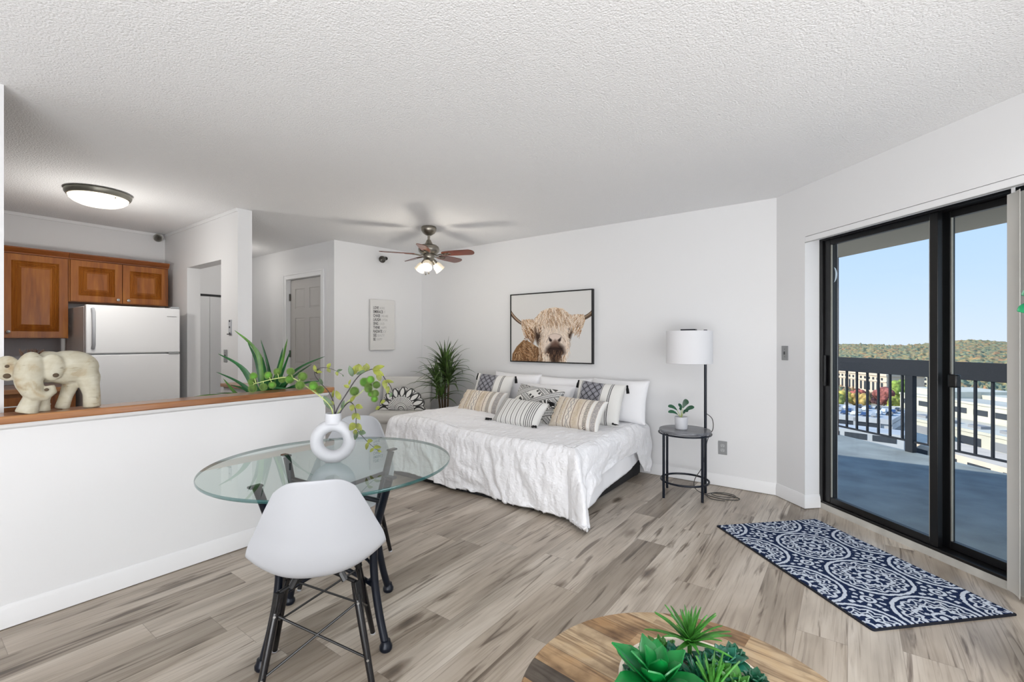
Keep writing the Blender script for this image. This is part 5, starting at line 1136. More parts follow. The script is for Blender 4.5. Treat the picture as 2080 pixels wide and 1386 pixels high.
for (x, y, h) in ((0.163, -0.10, 0.52), (-0.118, -0.168, 0.52), (-0.178, 0.108, 0.52)):
    MB().tube([(x, y, 0), (x, y, h)], 0.0105, 12).build('leg', M['navy_metal'], lt)
MB().tube([(0.125, 0.150, 0.0), (0.125, 0.150, 1.345)], 0.0112, 14).build('pole', M['navy_metal'], lt)
MB().tube([(0.125, 0.150, 1.345), (0.03, 0.06, 1.352)], 0.006, 8).tube([(0.125, 0.150, 1.30), (0.125, 0.150, 1.36)], 0.015, 12).box(-0.045, 0.075, 0.035, 0.085, 1.352, 1.364).build('shade_arm', M['navy_metal'], lt, bevel=0.002)
sx_, sy_ = 0.02, 0.055
ms = mat('lamp_shade_linen', (226, 226, 229), 0.9, bump=0.05, bscale=400)
b = MB().lathe([(0.182, 1.082), (0.182, 1.348), (0.179, 1.350), (0.179, 1.080), (0.182, 1.082)], 64, (sx_, sy_, 0)); b.build('lamp_shade', ms, lt)
b = MB()
for a in (0, 2*PI/3, 4*PI/3): b.tube([(sx_, sy_, 1.335), (sx_+0.178*math.cos(a), sy_+0.178*math.sin(a), 1.340)], 0.0022, 6)
b.build('shade_spider', M['steel'], lt)
MB().tube([(sx_, sy_, 1.355), (sx_, sy_, 1.27)], 0.013, 12).ball((sx_, sy_, 1.235), 0.03, 14).build('bulb', M['white_gloss'], lt)
b = MB(); pts = spline([(0.134, 0.158, 0.66), (0.175, 0.165, 0.62), (0.18, 0.17, 0.54), (0.145, 0.18, 0.47), (0.125, 0.16, 0.38), (0.10, 0.16, 0.22), (0.04, 0.15, 0.10), (0.05, 0.13, 0.03), (0.14, 0.10, 0.004), (0.26, 0.07, 0.004), (0.36, 0.10, 0.004), (0.38, 0.16, 0.004), (0.28, 0.20, 0.004), (0.17, 0.17, 0.006), (0.22, 0.10, 0.009), (0.34, 0.14, 0.009), (0.33, 0.21, 0.008), (0.22, 0.22, 0.006), (0.15, 0.10, 0.010), (0.20, 0.02, 0.005), (0.30, 0.03, 0.005)], 8)
b.tube(pts, 0.0032, 7).build('power_cord', M['cord'], lt)
# fig plant
fp = thing('fig_plant', 'small fiddle leaf plant in a white pot on the lamp table', 'plant', (-1.125, 3.895, 0.544))
MB().lathe([(0, 0), (0.046, 0), (0.048, 0.004), (0.053, 0.096), (0.052, 0.100), (0.048, 0.099), (0.046, 0.09), (0, 0.088)], 36).build('pot', M['ceramic'], fp)
MB().lathe([(0, 0.090), (0.046, 0.089)], 20).build('soil', M['soil'], fp)
b = MB(); fl_ = []
for (r_, u_, a_, w_, m_r, m_u) in ((0.115, 0.205, -0.02, 0.024, 0.03, 0.15), (-0.125, 0.155, 0.0, 0.020, -0.05, 0.125), (-0.115, 0.205, 0.03, 0.022, -0.05, 0.165), (0.065, 0.265, 0.0, 0.032, 0.02, 0.19), (-0.035, 0.215, -0.03, 0.034, -0.01, 0.17), (0.03, 0.17, -0.07, 0.026, 0.01, 0.14)):
    base = Vector((0, 0, 0.09)); m1 = base+RT*m_r*0.6+UP*(m_u-0.09)*0.8+FW*a_*0.4; tp = RT*r_*0.86+UP*u_*0.88+FW*a_
    MB().tube([base, m1], [0.003, 0.0022], 7).build('stalk', M['stem_light'], fp)
    pts = [m1.lerp(tp, k/8)+UP*0.012*math.sin(PI*k/8) for k in range(9)]
    MB().leaf(pts, w_, (-FW*0.7+UP*0.5), 0.18, lambda k: (0.35+0.65*k)*math.sin(PI*min(1, 0.04+0.95*k))**0.5, 0.001).build('leaf', M['fig'], fp, angle=60)
# ================================================================ RUG
rg_ = thing('rug', 'navy and white patterned rug lying before the sliding door', 'rug', (-0.060, 3.234, 0.0), R(-45))
RL, RW = 1.155, 0.762; nx, ny = 660, 436
u = np.linspace(-RL/2, RL/2, nx); v = np.linspace(-RW/2, RW/2, ny); Ug, Vg = np.meshgrid(u, v)
def rug_pattern(X, Y):
    Lp, Wp = 0.378, 0.400; best = np.full(X.shape, 9.0); TH = np.zeros(X.shape); CXl = np.zeros(X.shape); CYl = np.zeros(X.shape)
    for row in (-1, 0, 1):
        for kx in range(-3, 4):
            cx = kx*Lp-0.196; cy = row*Wp+0.01; dx = X-cx; dy = Y-cy
            q = ((np.abs(dx)/0.192)**2.15+(np.abs(dy)/0.196)**2.15)**(1/2.15)
            m = q < best; best = np.where(m, q, best); TH = np.where(m, np.arctan2(dy*0.95, dx), TH); CXl = np.where(m, dx, CXl); CYl = np.where(m, dy, CYl)
    q = best; w_ = np.zeros(X.shape); B = lambda c, h: np.abs(q-c) < h
    w_ = np.where(B(0.93, 0.042), 1, w_); 
    c8 = np.cos(TH*8); c16 = np.cos(TH*16)
    w_ = np.where(np.abs(q-(0.72+0.085*np.abs(np.cos(TH*8)))) < 0.032, 1, w_)
    w_ = np.where((np.abs(q-(0.62+0.05*c16)) < 0.026), 1, w_)
    w_ = np.where((q > 0.66) & (q < 0.78) & (np.abs(np.sin(TH*8)) < 0.20), 1, w_)
    w_ = np.where(np.abs(q-(0.42+0.10*np.abs(np.cos(TH*4)))) < 0.034, 1, w_)
    w_ = np.where((q > 0.24) & (q < 0.56) & (np.abs(np.sin(TH*4+0.5*np.sin(q*16))) < 0.16), 1, w_)
    w_ = np.where((q > 0.46) & (q < 0.58) & (c16 > 0.5), 1, w_)
    w_ = np.where(B(0.20, 0.035), 1, w_); w_ = np.where(q < 0.085, 1, w_); w_ = np.where((q > 0.25) & (q < 0.34) & (c8 > 0.45), 1, w_)
    # little flowers in the gaps
    for row in (-1.5, -0.5, 0.5, 1.5):
        for kx in range(-4, 5):
            cx = kx*Lp-0.196+Lp/2; cy = row*Wp+0.01; dx = X-cx; dy = Y-cy; r = np.hypot(dx, dy*1.0); th = np.arctan2(dy, dx); g = (q > 1.02)
            w_ = np.where(g & (np.abs(r-0.027) < 0.0075), 1, w_); w_ = np.where(g & (r < 0.010), 1, w_)
            w_ = np.where(g & (np.abs(r-0.056) < 0.012) & (np.cos(th*9) > 0.25), 1, w_); w_ = np.where(g & (np.abs(r-0.090) < 0.011) & (np.cos(th*12) > 0.1), 1, w_)
    return w_
rn = np.random.RandomState(9); wob = smooth_noise(Ug.shape, rn, (50, 76), 2)*0.0016
wv = rug_pattern(Ug+wob, Vg+np.roll(wob, 37, 1)); fz = rn.rand(*Ug.shape)
bd = (np.abs(Ug) > RL/2-0.008) | (np.abs(Vg) > RW/2-0.008); wv = np.where(bd, 0, wv)
navy = np.array(lin((30, 42, 72))); pale = np.array(lin((206, 214, 226)))
cols = navy*(0.75+0.7*fz[..., None])*(1-wv[..., None])+pale*(0.78+0.3*fz[..., None])*wv[..., None]
cols = np.where(bd[..., None], np.array(lin((18, 24, 40))), cols)
Z = np.where(bd, 0.006, 0.0095+0.0010*fz+0.0008*wv)
grid_obj('pile', nx, ny, np.stack([Ug, Vg, Z], -1), cols, painted('rug_paint', 0.95, spec=0.1), rg_)
MB().prism(rrect(-RL/2-0.003, RL/2+0.003, -RW/2-0.003, RW/2+0.003, 0.012), 0.0005, 0.0065).build('backing', mat('rug_backing', (16, 20, 32), 0.9), rg_)
# ================================================================ COFFEE TABLE with bowl of succulents
ctx, cty = -0.281, 1.049
cf = thing('coffee_table', 'round coffee table of reclaimed wood planks at the bottom edge', 'table', (ctx, cty, 0))
def reclaimed():
    m = bpy.data.materials.new('reclaimed_wood'); m.use_nodes = True; t = m.node_tree; b = t.nodes['Principled BSDF']
    c = N(t, 'ShaderNodeTexCoord'); mp0 = N(t, 'ShaderNodeMapping'); mp0.inputs['Rotation'].default_value = (0, 0, R(6)); t.links.new(c.outputs['Object'], mp0.inputs[0]); s = N(t, 'ShaderNodeSeparateXYZ'); t.links.new(mp0.outputs[0], s.inputs[0])
    row = mth(t, 'FLOOR', mth(t, 'DIVIDE', mth(t, 'ADD', s.outputs['Y'], 10.02), 0.068)); fy = mth(t, 'FRACT', mth(t, 'DIVIDE', mth(t, 'ADD', s.outputs['Y'], 10.02), 0.068))
    w1 = N(t, 'ShaderNodeTexWhiteNoise', noise_dimensions='1D'); t.links.new(row, w1.inputs['W'])
    xs = mth(t, 'FLOOR', mth(t, 'ADD', mth(t, 'DIVIDE', s.outputs['X'], 0.62), mth(t, 'MULTIPLY', w1.outputs['Value'], 9.0))); cb = N(t, 'ShaderNodeCombineXYZ'); t.links.new(row, cb.inputs[0]); t.links.new(xs, cb.inputs[1])
    w2 = N(t, 'ShaderNodeTexWhiteNoise', noise_dimensions='3D'); t.links.new(cb.outputs[0], w2.inputs['Vector'])
    base = ramp(t, w2.outputs['Value'], [(0.0, (92, 84, 76)), (0.12, (142, 112, 80)), (0.28, (160, 128, 92)), (0.48, (178, 148, 112)), (0.7, (188, 166, 136)), (1.0, (166, 134, 98))], 'CONSTANT')
    g = N(t, 'ShaderNodeCombineXYZ'); t.links.new(mth(t, 'MULTIPLY', s.outputs['X'], 5.0), g.inputs[0]); t.links.new(mth(t, 'MULTIPLY', s.outputs['Y'], 60.0), g.inputs[1]); t.links.new(mth(t, 'MULTIPLY', w2.outputs['Value'], 40.0), g.inputs[2])
    n = N(t, 'ShaderNodeTexNoise', i_Scale=1.0, i_Detail=6.0, i_Distortion=1.0); t.links.new(g.outputs[0], n.inputs['Vector'])
    n2 = N(t, 'ShaderNodeTexNoise', i_Scale=11.0, i_Detail=5.0); t.links.new(c.outputs['Object'], n2.inputs['Vector'])
    base = mixc(t, 0.8, base, ramp(t, n.outputs['Fac'], [(0.32, (150, 128, 104)), (0.55, (255, 252, 246))]), 'MULTIPLY')
    base = mixc(t, 0.7, base, ramp(t, n2.outputs['Fac'], [(0.30, (140, 120, 100)), (0.5, (255, 255, 255)), (0.75, (255, 240, 214))]), 'MULTIPLY')
    seam = mth(t, 'LESS_THAN', mth(t, 'MINIMUM', fy, mth(t, 'SUBTRACT', 1.0, fy)), 0.014); base = mixc(t, mth(t, 'MULTIPLY', seam, 0.6), base, lin4((60, 46, 34)))
    t.links.new(base, b.inputs['Base Color']); b.inputs['Roughness'].default_value = 0.5; b.inputs['Coat Weight'].default_value = 0.15
    bp = N(t, 'ShaderNodeBump', i_Strength=0.25, i_Distance=0.003); t.links.new(n.outputs['Fac'], bp.inputs['Height']); t.links.new(bp.outputs[0], b.inputs['Normal']); return m
MB().lathe([(0, 0.410), (0.378, 0.410), (0.384, 0.416), (0.384, 0.445), (0.379, 0.450), (0, 0.450)], 96).build('table_top', reclaimed(), cf)
MB().lathe([(0.30, 0.395), (0.31, 0.395), (0.31, 0.410), (0.30, 0.410), (0.30, 0.395)], 64).build('apron_ring', M['black_metal'], cf)
for i in range(4):
    a = PI/4+PI/2*i; MB().tube([(0.29*math.cos(a), 0.29*math.sin(a), 0.41), (0.33*math.cos(a), 0.33*math.sin(a), 0.0)], 0.010, 10).build('leg', M['black_metal'], cf)
BC = RT*0.385+FW*0.972; BC.z = 0.4505
bw = thing('bowl', 'shallow off-white bowl on the wooden coffee table, packed with succulents', 'bowl', tuple(BC))
MB().lathe([(0, 0), (0.09, 0), (0.115, 0.012), (0.145, 0.055), (0.157, 0.088), (0.157, 0.094), (0.149, 0.094), (0.137, 0.058), (0.10, 0.020), (0, 0.016)], 64).build('shell', mat('bowl_cream', (226, 216, 200), 0.5, vary=0.05, vscale=20), bw)
MB().lathe([(0, 0.070), (0.138, 0.066)], 32).build('soil', M['soil'], bw)
def succ(label, p, n, ln, w_, m, el0, el1, prof=None, droop=0.5, seed=0, nm='succulent', thick=0.003, fold=0.3, grp=None):
    """p: (right, up, away) metres from bowl centre"""
    rg = random.Random(seed); q = BC+RT*p[0]+UP*(p[1]+0.012)+FW*p[2]; t = thing(nm, label, 'plant', tuple(q), 0, grp); b = MB()
    for i in range(n):
        k = i/max(1, n-1); az = i*2.39996+seed; e_ = R(el0+(el1-el0)*k)+rg.uniform(-0.08, 0.08); l = ln*(0.65+0.35*k)*rg.uniform(0.88, 1.1)
        pts = blade_path((0, 0, 0), az, e_, l, droop, 8, 0.02, i+seed); nr = Vector((-math.cos(az)*math.sin(e_), -math.sin(az)*math.sin(e_), math.cos(e_)))
        b.leaf(pts, w_*(0.8+0.2*k), nr, fold, prof, thick)
    b.build('leaves', M[m], t, angle=70); MB().tube([(0, 0, -0.06), (0, 0, 0.008)], 0.005, 8).build('stem', M['succ3'], t)
    return t
lp1 = lambda k: max(0.03, math.sin(PI*min(1, 0.12+0.80*k))**0.8*(1.0 if k < 0.75 else (1-(k-0.75)/0.25)**0.6))
sp1 = lambda k: (1-k)**0.7*0.9+0.04
succ('large bright green broad-leaved succulent at the left of the bowl', (-0.098, 0.115, -0.050), 14, 0.118, 0.025, 'succ1', 78, 16, lp1, 0.35, 3, thick=0.003, fold=0.32)
succ('spiky fan of narrow green blades at the back of the bowl', (0.015, 0.125, 0.070), 36, 0.105, 0.0078, 'succ3', 84, 12, sp1, 0.5, 11, thick=0.002)
succ('dark green narrow-leaved succulent in the middle of the bowl', (-0.002, 0.10, -0.03), 24, 0.075, 0.008, 'succ2', 82, 15, sp1, 0.3, 5)
succ('teal rosette with rounded leaves at the right of the bowl', (0.075, 0.10, 0.03), 20, 0.052, 0.014, 'succ4', 78, 12, lp1, 0.4, 7)
succ('small dark rosette at the right rim of the bowl', (0.118, 0.092, -0.015), 20, 0.042, 0.010, 'succ2', 78, 5, lp1, 0.4, 9)
succ('light green upright succulent at the right front of the bowl', (0.065, 0.10, -0.045), 14, 0.050, 0.009, 'succ3', 84, 35, lp1, 0.2, 13)
succ('olive green clump near the back left rim of the bowl', (-0.045, 0.095, 0.075), 18, 0.045, 0.008, 'succ3', 82, 25, lp1, 0.2, 17)
succ('broad dark leaved rosette behind the middle of the bowl', (0.035, 0.10, 0.020), 18, 0.050, 0.015, 'succ2', 74, 10, lp1, 0.4, 19)
succ('tiny leaved yellow-green clump at the back left rim', (-0.085, 0.090, 0.060), 16, 0.034, 0.0065, 'agave_light', 84, 35, lp1, 0.2, 23)
succ('small teal rosette at the front right of the bowl', (0.095, 0.095, -0.075), 20, 0.044, 0.010, 'succ4', 78, 8, lp1, 0.4, 29)
succ('glossy dark rosette at the front of the bowl', (0.02, 0.095, -0.095), 20, 0.055, 0.012, 'succ2', 76, 8, lp1, 0.4, 31)
for (lb, p, n_, ln, w_, m_, e0, e1, pf, sd) in [
    ('glossy green leaves filling the left middle of the bowl', (-0.055, 0.090, 0.015), 18, 0.060, 0.012, 'succ2', 76, 8, lp1, 37), ('small bright rosette in the centre front of the bowl', (-0.035, 0.095, -0.105), 16, 0.055, 0.012, 'succ3', 78, 10, lp1, 41),
    ('upright reddish-green spears in the middle of the bowl', (0.012, 0.105, -0.055), 12, 0.090, 0.006, 'succ3', 86, 60, sp1, 43), ('small green tuft left of the spiky fan', (-0.03, 0.10, 0.045), 16, 0.046, 0.010, 'succ4', 80, 20, lp1, 47),
    ('dark rosette at the far right of the bowl', (0.105, 0.095, 0.055), 18, 0.044, 0.011, 'succ2', 78, 10, lp1, 53), ('small leafy clump at the right rim, towards the viewer', (0.135, 0.092, -0.055), 18, 0.036, 0.009, 'succ4', 78, 10, lp1, 59),
    ('olive rosette between the teal rosette and the spears', (0.048, 0.10, -0.005), 18, 0.048, 0.012, 'succ3', 80, 14, lp1, 61), ('low green clump at the left rim of the bowl', (-0.125, 0.085, 0.015), 16, 0.034, 0.009, 'succ2', 78, 12, lp1, 67),
    ('bluish rosette behind the bright broad-leaved succulent', (-0.07, 0.10, -0.01), 16, 0.058, 0.013, 'succ4', 70, 20, lp1, 71)]:
    succ(lb, p, n_, ln, w_, m_, e0, e1, pf, 0.35, sd)
# ================================================================ plant at the right edge
PRX, PRY = 0.762, 2.541
pr = thing('ficus_plant', 'glossy green leaves of a plant poking in at the right edge', 'plant', (PRX, PRY, 0))
MB().lathe([(0, 0), (0.13, 0), (0.16, 0.30), (0.15, 0.30), (0.14, 0.27), (0, 0.27)], 28).build('planter', M['ceramic'], pr)
MB().lathe([(0, 0.275), (0.141, 0.272)], 20).build('soil', M['soil'], pr)
MB().tube(spline([(0, 0, 0.27), (0.01, 0.0, 0.8), (-0.01, 0.01, 1.25), (0, 0, 1.52)], 5), 0.010, 8).build('trunk', M['trunk'], pr)
M['ficus'] = mat('ficus_leaf', (22, 98, 62), 0.3, vary=0.25, vscale=10)
rg = random.Random(12); fp_ = lambda k: math.sin(PI*min(1, 0.03+0.96*k))**0.75
for i in range(12):
    z = 1.20+0.030*i; az = i*2.39996; el_ = R(rg.uniform(-10, 40)); pts = blade_path((0, 0, z), az, el_, 0.115, 0.5, 8, 0.03, i); MB().leaf(pts, 0.026, (0, 0, 1), 0.2, fp_, 0.0015).build('leaf', M['ficus'], pr, angle=60)
for (px_r, zt) in ((-0.368, 1.37), (-0.353, 1.425)):
    tp = RT*px_r; pts = [Vector((0, 0, zt-0.03)), RT*px_r*0.55+UP*(zt-0.005)] ; a_ = RT*px_r*0.72+UP*(zt-0.008); b_ = RT*px_r+UP*zt
    MB().tube([(0, 0, zt-0.04), tuple(a_)], 0.0025, 6).build('stalk', M['trunk'], pr)
    MB().leaf([a_.lerp(b_, k/8)+UP*0.006*math.sin(PI*k/8) for k in range(9)], 0.030, -FW*0.6+UP*0.5, 0.2, fp_, 0.0015).build('leaf', M['ficus'], pr, angle=60)
# ================================================================ OUTDOORS (the flat is high above a town)
GZ = -44.0
HD = R(33); TU = Vector((-math.sin(HD), math.cos(HD), 0)); TN = Vector((-math.cos(HD), -math.sin(HD), 0))   # town grid: along / facade normal
gr = bpy.data.materials.new('town_ground'); gr.use_nodes = True; t_ = gr.node_tree; bs = t_.nodes['Principled BSDF']; c_ = N(t_, 'ShaderNodeTexCoord')
n_ = N(t_, 'ShaderNodeTexNoise', i_Scale=0.012, i_Detail=4.0); t_.links.new(c_.outputs['Object'], n_.inputs['Vector']); t_.links.new(ramp(t_, n_.outputs['Fac'], [(0.40, (176, 168, 150)), (0.5, (150, 150, 146)), (0.60, (132, 130, 92))], 'LINEAR'), bs.inputs['Base Color']); bs.inputs['Roughness'].default_value = 0.95
g_ = MB().box(-900, 900, 60, 900, GZ-1, GZ).build('ground', gr, smooth=False); struct(g_, 'pale streets and lots of the town far below')
# forest on the hills
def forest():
    m = bpy.data.materials.new('hazed_autumn_forest'); m.use_nodes = True; t = m.node_tree; b = t.nodes['Principled BSDF']; c = N(t, 'ShaderNodeTexCoord')
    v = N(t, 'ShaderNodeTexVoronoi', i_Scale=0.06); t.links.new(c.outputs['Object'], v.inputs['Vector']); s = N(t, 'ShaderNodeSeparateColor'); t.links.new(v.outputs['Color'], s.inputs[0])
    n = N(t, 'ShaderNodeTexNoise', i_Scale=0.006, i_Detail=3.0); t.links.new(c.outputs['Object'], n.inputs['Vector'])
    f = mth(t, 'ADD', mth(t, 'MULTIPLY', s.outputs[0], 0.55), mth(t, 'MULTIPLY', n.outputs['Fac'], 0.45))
    col = ramp(t, f, [(0.20, (124, 136, 116)), (0.38, (150, 150, 118)), (0.52, (178, 160, 112)), (0.64, (190, 142, 104)), (0.76, (138, 144, 118)), (0.9, (196, 172, 134))])  # distance haze put into the colours as a paler palette
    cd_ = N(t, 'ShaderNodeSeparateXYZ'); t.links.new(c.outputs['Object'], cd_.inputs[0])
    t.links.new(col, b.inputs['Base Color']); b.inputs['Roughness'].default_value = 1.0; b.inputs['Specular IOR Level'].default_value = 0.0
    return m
nx, ny = 420, 300; rn = np.random.RandomState(21)
yv = np.geomspace(420, 4200, ny); th_ = np.linspace(R(-14), R(26), nx); TH, YV = np.meshgrid(th_, yv); Xf = np.tan(TH)*YV
big = smooth_noise((ny, nx), rn, (6, 7), 3); small = smooth_noise((ny, nx), rn, (150, 200), 2); k = np.clip((YV-700)/3200, 0, 1)
Zf = GZ+6+k*(10+5*big)*1.0+small*(1.6+2.2*k)+1.5*big
Zf = Zf+34*np.exp(-((TH-R(8.6))/R(3.0))**2)*k**2+4*np.exp(-((TH-R(1.5))/R(3))**2)*k
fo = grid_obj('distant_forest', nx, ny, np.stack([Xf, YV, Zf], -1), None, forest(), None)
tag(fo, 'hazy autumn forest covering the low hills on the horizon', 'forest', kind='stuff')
HZ = mat('haze_far', (120, 130, 130), 1.0)
M['stone'] = mat('pale_stone', (222, 204, 184), 0.9, vary=0.04, vscale=0.2); M['stone2'] = mat('beige_panel', (214, 208, 190), 0.9, vary=0.04, vscale=0.1); M['roofp'] = mat('flat_roof', (206, 200, 186), 0.95, vary=0.07, vscale=0.05)
M['win'] = mat('far_window', (62, 66, 72), 0.4); M['greyroof'] = mat('grey_roof', (150, 150, 152), 0.9); M['deck'] = mat('concrete_deck', (196, 196, 196), 0.9, vary=0.05, vscale=0.1)
def tb(b, o, u0, u1, n0, n1, z0, z1, TU=TU, TN=TN):
    """box in the town grid: u along, n towards us (facade normal)"""
    vs = []
    for z in (z0, z1):
        for u, n in ((u0, n0), (u1, n0), (u1, n1), (u0, n1)): p = TU*u+TN*n; vs.append((p.x, p.y, z))
    return b.add(vs, [(0, 3, 2, 1), (4, 5, 6, 7), (0, 1, 5, 4), (1, 2, 6, 5), (2, 3, 7, 6), (3, 0, 4, 7)])
def corner(px, d):
    l = (px-1040.0)/FPX*d; p = RT*l+FW*d; return (p.x, p.y, GZ)
# courthouse like stone building: near right corner at px 1800
ch = thing('stone_building', 'pinkish stone building with tall narrow windows seen left through the railing', 'building', corner(1801, 334))
b = MB(); tb(b, 0, 0, 110, -26, 0, 0, 19.5); tb(b, 0, -0.8, 111, -26.8, 0.8, 19.5, 21.2); tb(b, 0, 6, 104, -22, -6, 21.2, 24.0); b.build('walls', M['stone'], ch, smooth=False)
tb(MB(), 0, 0, 0, 0, 0, 0, 0)
tb(MB(), 0, 5, 105, -23, -5, 24.0, 24.6).build('roof', M['greyroof'], ch, smooth=False)
for i in range(24):
    u = 3.5+4.4*i
    b = MB(); tb(b, 0, u, u+2.1, 0.0, 0.12, 8.2, 14.6); b.build('window', M['win'], ch, smooth=False)
    b = MB(); tb(b, 0, u+0.1, u+2.0, 0.0, 0.12, 16.4, 18.2); tb(b, 0, u+0.1, u+2.0, 0.0, 0.12, 4.4, 6.0); b.build('small_windows', M['win'], ch, smooth=False)
b = MB(); tb(b, 0, 0, 110, 0.0, 0.7, 6.6, 7.6); tb(b, 0, 0, 110, 0, 0.6, 15.2, 15.7); b.build('cornice', M['stone'], ch, smooth=False)
# rounded building right of it
rb = thing('rounded_building', 'pale building with a curved glass front and flat white roof', 'building', corner(1826, 385))
MB().lathe([(0, 0), (15, 0), (15, 15), (16.5, 15), (16.5, 17.2), (0, 17.6)], 40).build('walls', M['stone2'], rb)
b = MB()
for i in range(9): a = R(-150+10*i); b.obox((15.0*math.cos(a), 15.0*math.sin(a), 8.0), 0.4, 1.8, 11.0, Matrix.Rotation(a, 3, 'Z'))
b.build('windows', M['win'], rb, smooth=False)
# tower slab near the post
ob = thing('office_building', 'tall pale office block just right of the railing post', 'building', corner(1884, 400))
b = MB(); tb(b, 0, 0, 30, -20, 0, 0, 24); b.build('walls', M['stone2'], ob, smooth=False)
for k_ in range(5):
    b = MB(); tb(b, 0, 1, 29, 0, 0.15, 3+4*k_, 5+4*k_); b.build('window_band', M['win'], ob, smooth=False)
HG = R(78); GU = Vector((-math.sin(HG), math.cos(HG), 0)); GN = Vector((-math.cos(HG), -math.sin(HG), 0))
pg = thing('parking_garage', 'long concrete parking garage with dark open levels below the trees', 'garage', corner(1812, 180))
b = MB()
for lv, z0 in enumerate((0.0, 4.2, 8.4, 12.6)): tb(b, 0, 0, 92, -39, 0, z0, z0+1.9, TU=GU, TN=GN)
tb(b, 0, 0, 92, -39, -0.8, 0, 13.0, TU=GU, TN=GN)
for i in range(12): tb(b, 0, 4+8*i-0.4, 4+8*i+0.4, -0.8, 0, 0, 14, TU=GU, TN=GN)
b.build('walls', M['deck'], pg, smooth=False)
for lv in range(3):
    b = MB(); tb(b, 0, 4.5, 91.5, -0.75, -0.5, 1.9+4.2*lv, 4.2+4.2*lv, TU=GU, TN=GN); b.build('opening', M['win'], pg, smooth=False)
ann = thing('lower_garage', 'low grey roofed ramp building in front of the parking garage', 'building', corner(1836, 165))
b = MB(); tb(b, 0, 0, 80, -12, 0, 0, 11.5, TU=GU, TN=GN); b.build('walls', M['deck'], ann, smooth=False)
for i in range(9):
    b = MB(); tb(b, 0, 2+8.6*i, 9+8.6*i, 0, 0.1, 8.2, 10.4, TU=GU, TN=GN); b.build('opening', M['win'], ann, smooth=False)
# cars on the garage roof
carcols = [('white', (235, 236, 238)), ('black', (30, 30, 34)), ('silver', (160, 164, 168)), ('blue', (60, 82, 120)), ('dark grey', (70, 72, 78))]
cm = {n: mat('car_'+n.replace(' ', '_'), c_, 0.3, coat=0.5) for n, c_ in carcols}; cm['red'] = mat('car_red', (190, 30, 30), 0.3, coat=0.5)
def car_mesh(col):
    b = MB(); b.prism([(-2.2, -0.9), (2.2, -0.9), (2.2, 0.9), (-2.2, 0.9)], 0.35, 0.95)
    vs = [(-1.6, -0.85, 0.95), (1.1, -0.85, 0.95), (1.1, 0.85, 0.95), (-1.6, 0.85, 0.95), (-1.1, -0.7, 1.5), (0.5, -0.7, 1.5), (0.5, 0.7, 1.5), (-1.1, 0.7, 1.5)]
    b.add(vs, [(4, 5, 6, 7), (0, 1, 5, 4), (1, 2, 6, 5), (2, 3, 7, 6), (3, 0, 4, 7)])
    for x in (-1.4, 1.4):
        for y in (-0.85, 0.85): b.tube([(x, y-0.1, 0.33), (x, y+0.1, 0.33)], 0.33, 12)
    return b
protos = {}
rg = random.Random(3); pgo = Vector(corner(1812, 180))
for row in range(4):
    for i in range(22):
        if rg.random() < 0.35: continue
        cn = rg.choice([c[0] for c in carcols]); 
        if cn not in protos:
            protos[cn] = car_mesh(cn).build('car', cm[cn], None, bevel=0.08, smooth=False); o = protos[cn]
        else: o = protos[cn].copy(); COL.objects.link(o)
        p = pgo+GU*(3+3.4*i)+GN*(-5-9.0*row); o.location = (p.x, p.y, GZ+14.5); o.rotation_euler.z = math.atan2(GN.y, GN.x)
        tag(o, '%s car parked among others on the garage roof' % cn, 'car', '%s cars on the garage roof' % cn)
# a red car on the street
o = car_mesh('red').build('car', cm['red'], None, bevel=0.08, smooth=False); q = at(1836, 871, GZ); o.location = (q.x, q.y, GZ); o.rotation_euler.z = R(60); o.scale = (1.3, 1.3, 1.3)
tag(o, 'red car on the street below, right of the garage', 'car')
# street
st = MB(); a0, a1, a2, a3 = [at(px, py, GZ+0.05) for px, py in ((1812, 806), (1845, 806), (1905, 960), (1822, 960))]
st.add([a0, a1, a2, a3, a0-UP*0.3, a1-UP*0.3, a2-UP*0.3, a3-UP*0.3], [(0, 1, 2, 3), (4, 7, 6, 5), (0, 4, 5, 1), (1, 5, 6, 2), (2, 6, 7, 3), (3, 7, 4, 0)])
struct(st.build('trim_9', mat('street', (190, 182, 168), 0.95), smooth=False), 'pale street running between the garage and the shopping building')
# shopping building on the right
mb = thing('mall_building', 'large beige flat roofed building with window strips on the right', 'building', corner(2060, 175))
b = MB(); tb(b, 0, -30, 95, -60, 0, 0, 7.5); tb(b, 0, -20, 90, -66, -26, 7.5, 15.5); tb(b, 0, 20, 95, -70, -48, 15.5, 17.5); tb(b, 0, 66, 92, -66, -34, 15.5, 19.0)
tb(b, 0, -30, 95, -0.6, 0.4, 7.2, 8.4); tb(b, 0, -20, 90, -26.5, -25.5, 15.2, 16.2); b.build('walls', M['stone2'], mb, smooth=False)
b = MB(); tb(b, 0, -29, 94, -25.5, -1, 7.5, 7.7); tb(b, 0, -19, 89, -46, -27, 15.5, 15.7); b.build('roof', M['roofp'], mb, smooth=False)
for i in range(10):
    b = MB(); tb(b, 0, -14+10.5*i, -14+10.5*i+7, -26, -25.85, 10.4, 13.0); b.build('window', M['win'], mb, smooth=False)
for i in range(9):
    b = MB(); tb(b, 0, -26+13*i, -26+13*i+9, 0, 0.12, 2.0, 5.4); b.build('panel', M['greyroof'] if i % 3 else M['win'], mb, smooth=False)
b = MB()
for i in range(8): tb(b, 0, -20+14*i, -20+14*i+6, -12, -8, 7.7, 8.9)
b.build('roof_units', M['greyroof'], mb, smooth=False)
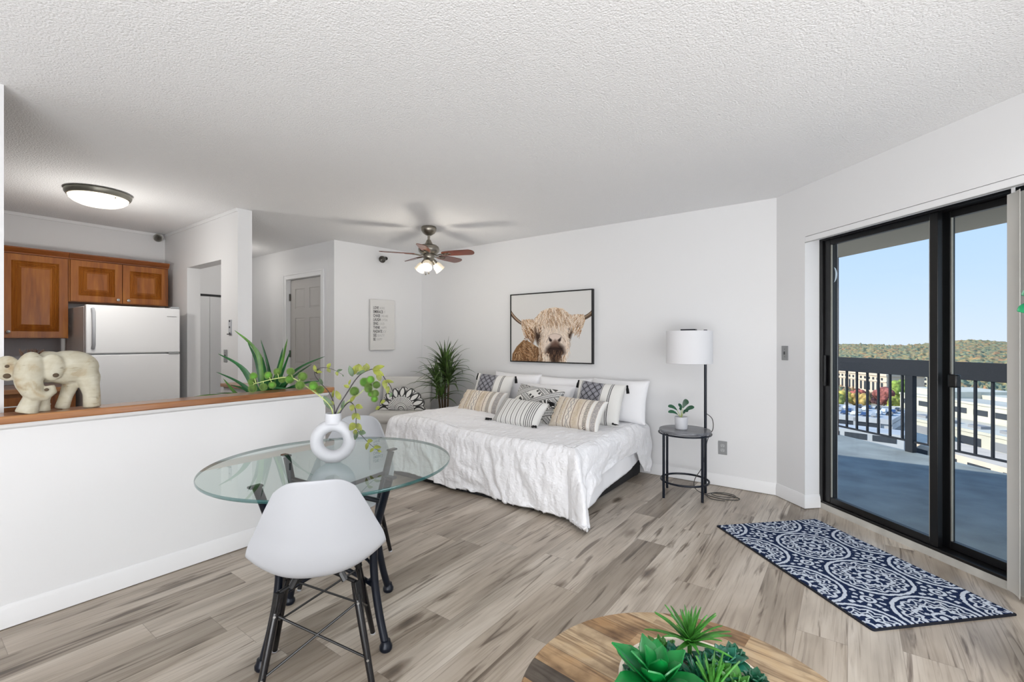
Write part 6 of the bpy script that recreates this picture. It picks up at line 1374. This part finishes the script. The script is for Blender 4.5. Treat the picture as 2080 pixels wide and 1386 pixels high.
dm = MB(); p = TU*4+TN*(-19); dm.ball((p.x, p.y, 7.6), 6.0, 24, (1, 1, 0.5)); dm.build('skylight_dome', M['roofp'], mb)
lb = thing('low_building', 'low pale annex with grey roof in front of the beige building', 'building', corner(2065, 140))
b = MB(); tb(b, 0, -20, 60, -18, 0, 0, 6.0); b.build('walls', M['stone'], lb, smooth=False)
for i in range(6):
    b = MB(); tb(b, 0, -16+12*i, -16+12*i+8, 0, 0.12, 1.6, 4.4); b.build('window', M['win'], lb, smooth=False)
# trees in the town
def tree(px, d, h, col, label, seed):
    c = corner(px, d); t = thing('tree', label, 'tree', c, 0, 'trees around the stone building'); rg = random.Random(seed)
    MB().tube([(0, 0, 0), (0.2, 0, h*0.45)], [h*0.035, h*0.02], 8).build('trunk', M['trunk'], t)
    b = MB()
    for i in range(22):
        a = rg.uniform(0, 2*PI); r = rg.uniform(0, 0.34)*h; z = h*(0.42+0.48*rg.random()); r *= 1-abs(z/h-0.6)*1.2; b.ball((r*math.cos(a), r*math.sin(a), z), h*rg.uniform(0.11, 0.19), 9)
    f = b.build('foliage', mat('foliage', col, 0.95, vary=0.35, vscale=0.5), t); md = f.modifiers.new('rm', 'REMESH'); md.mode = 'VOXEL'; md.voxel_size = h*0.035; md.use_smooth_shade = False
for i, (px, d, h, col, lb_) in enumerate([(1712, 300, 13, (172, 160, 84), 'yellow tree at far left below the stone building'), (1735, 296, 12, (180, 148, 88), 'orange-yellow tree before the stone building, second from left'), (1752, 292, 12, (168, 142, 84), 'golden tree before the stone building windows'), (1743, 310, 13, (160, 92, 80), 'small red tree between the yellow trees'),
    (1795, 300, 15, (140, 84, 78), 'dark red tree at the right corner of the stone building'), (1785, 306, 12, (166, 118, 110), 'pinkish red tree left of the dark red one'), (1829, 318, 18, (128, 146, 66), 'bright green tree right of the stone building'), (1818, 278, 12, (152, 154, 72), 'yellow-green tree beside the street'),
    (1700, 296, 12, (146, 148, 78), 'olive tree half hidden behind the railing corner')]): tree(px, d, h, col, lb_, i)
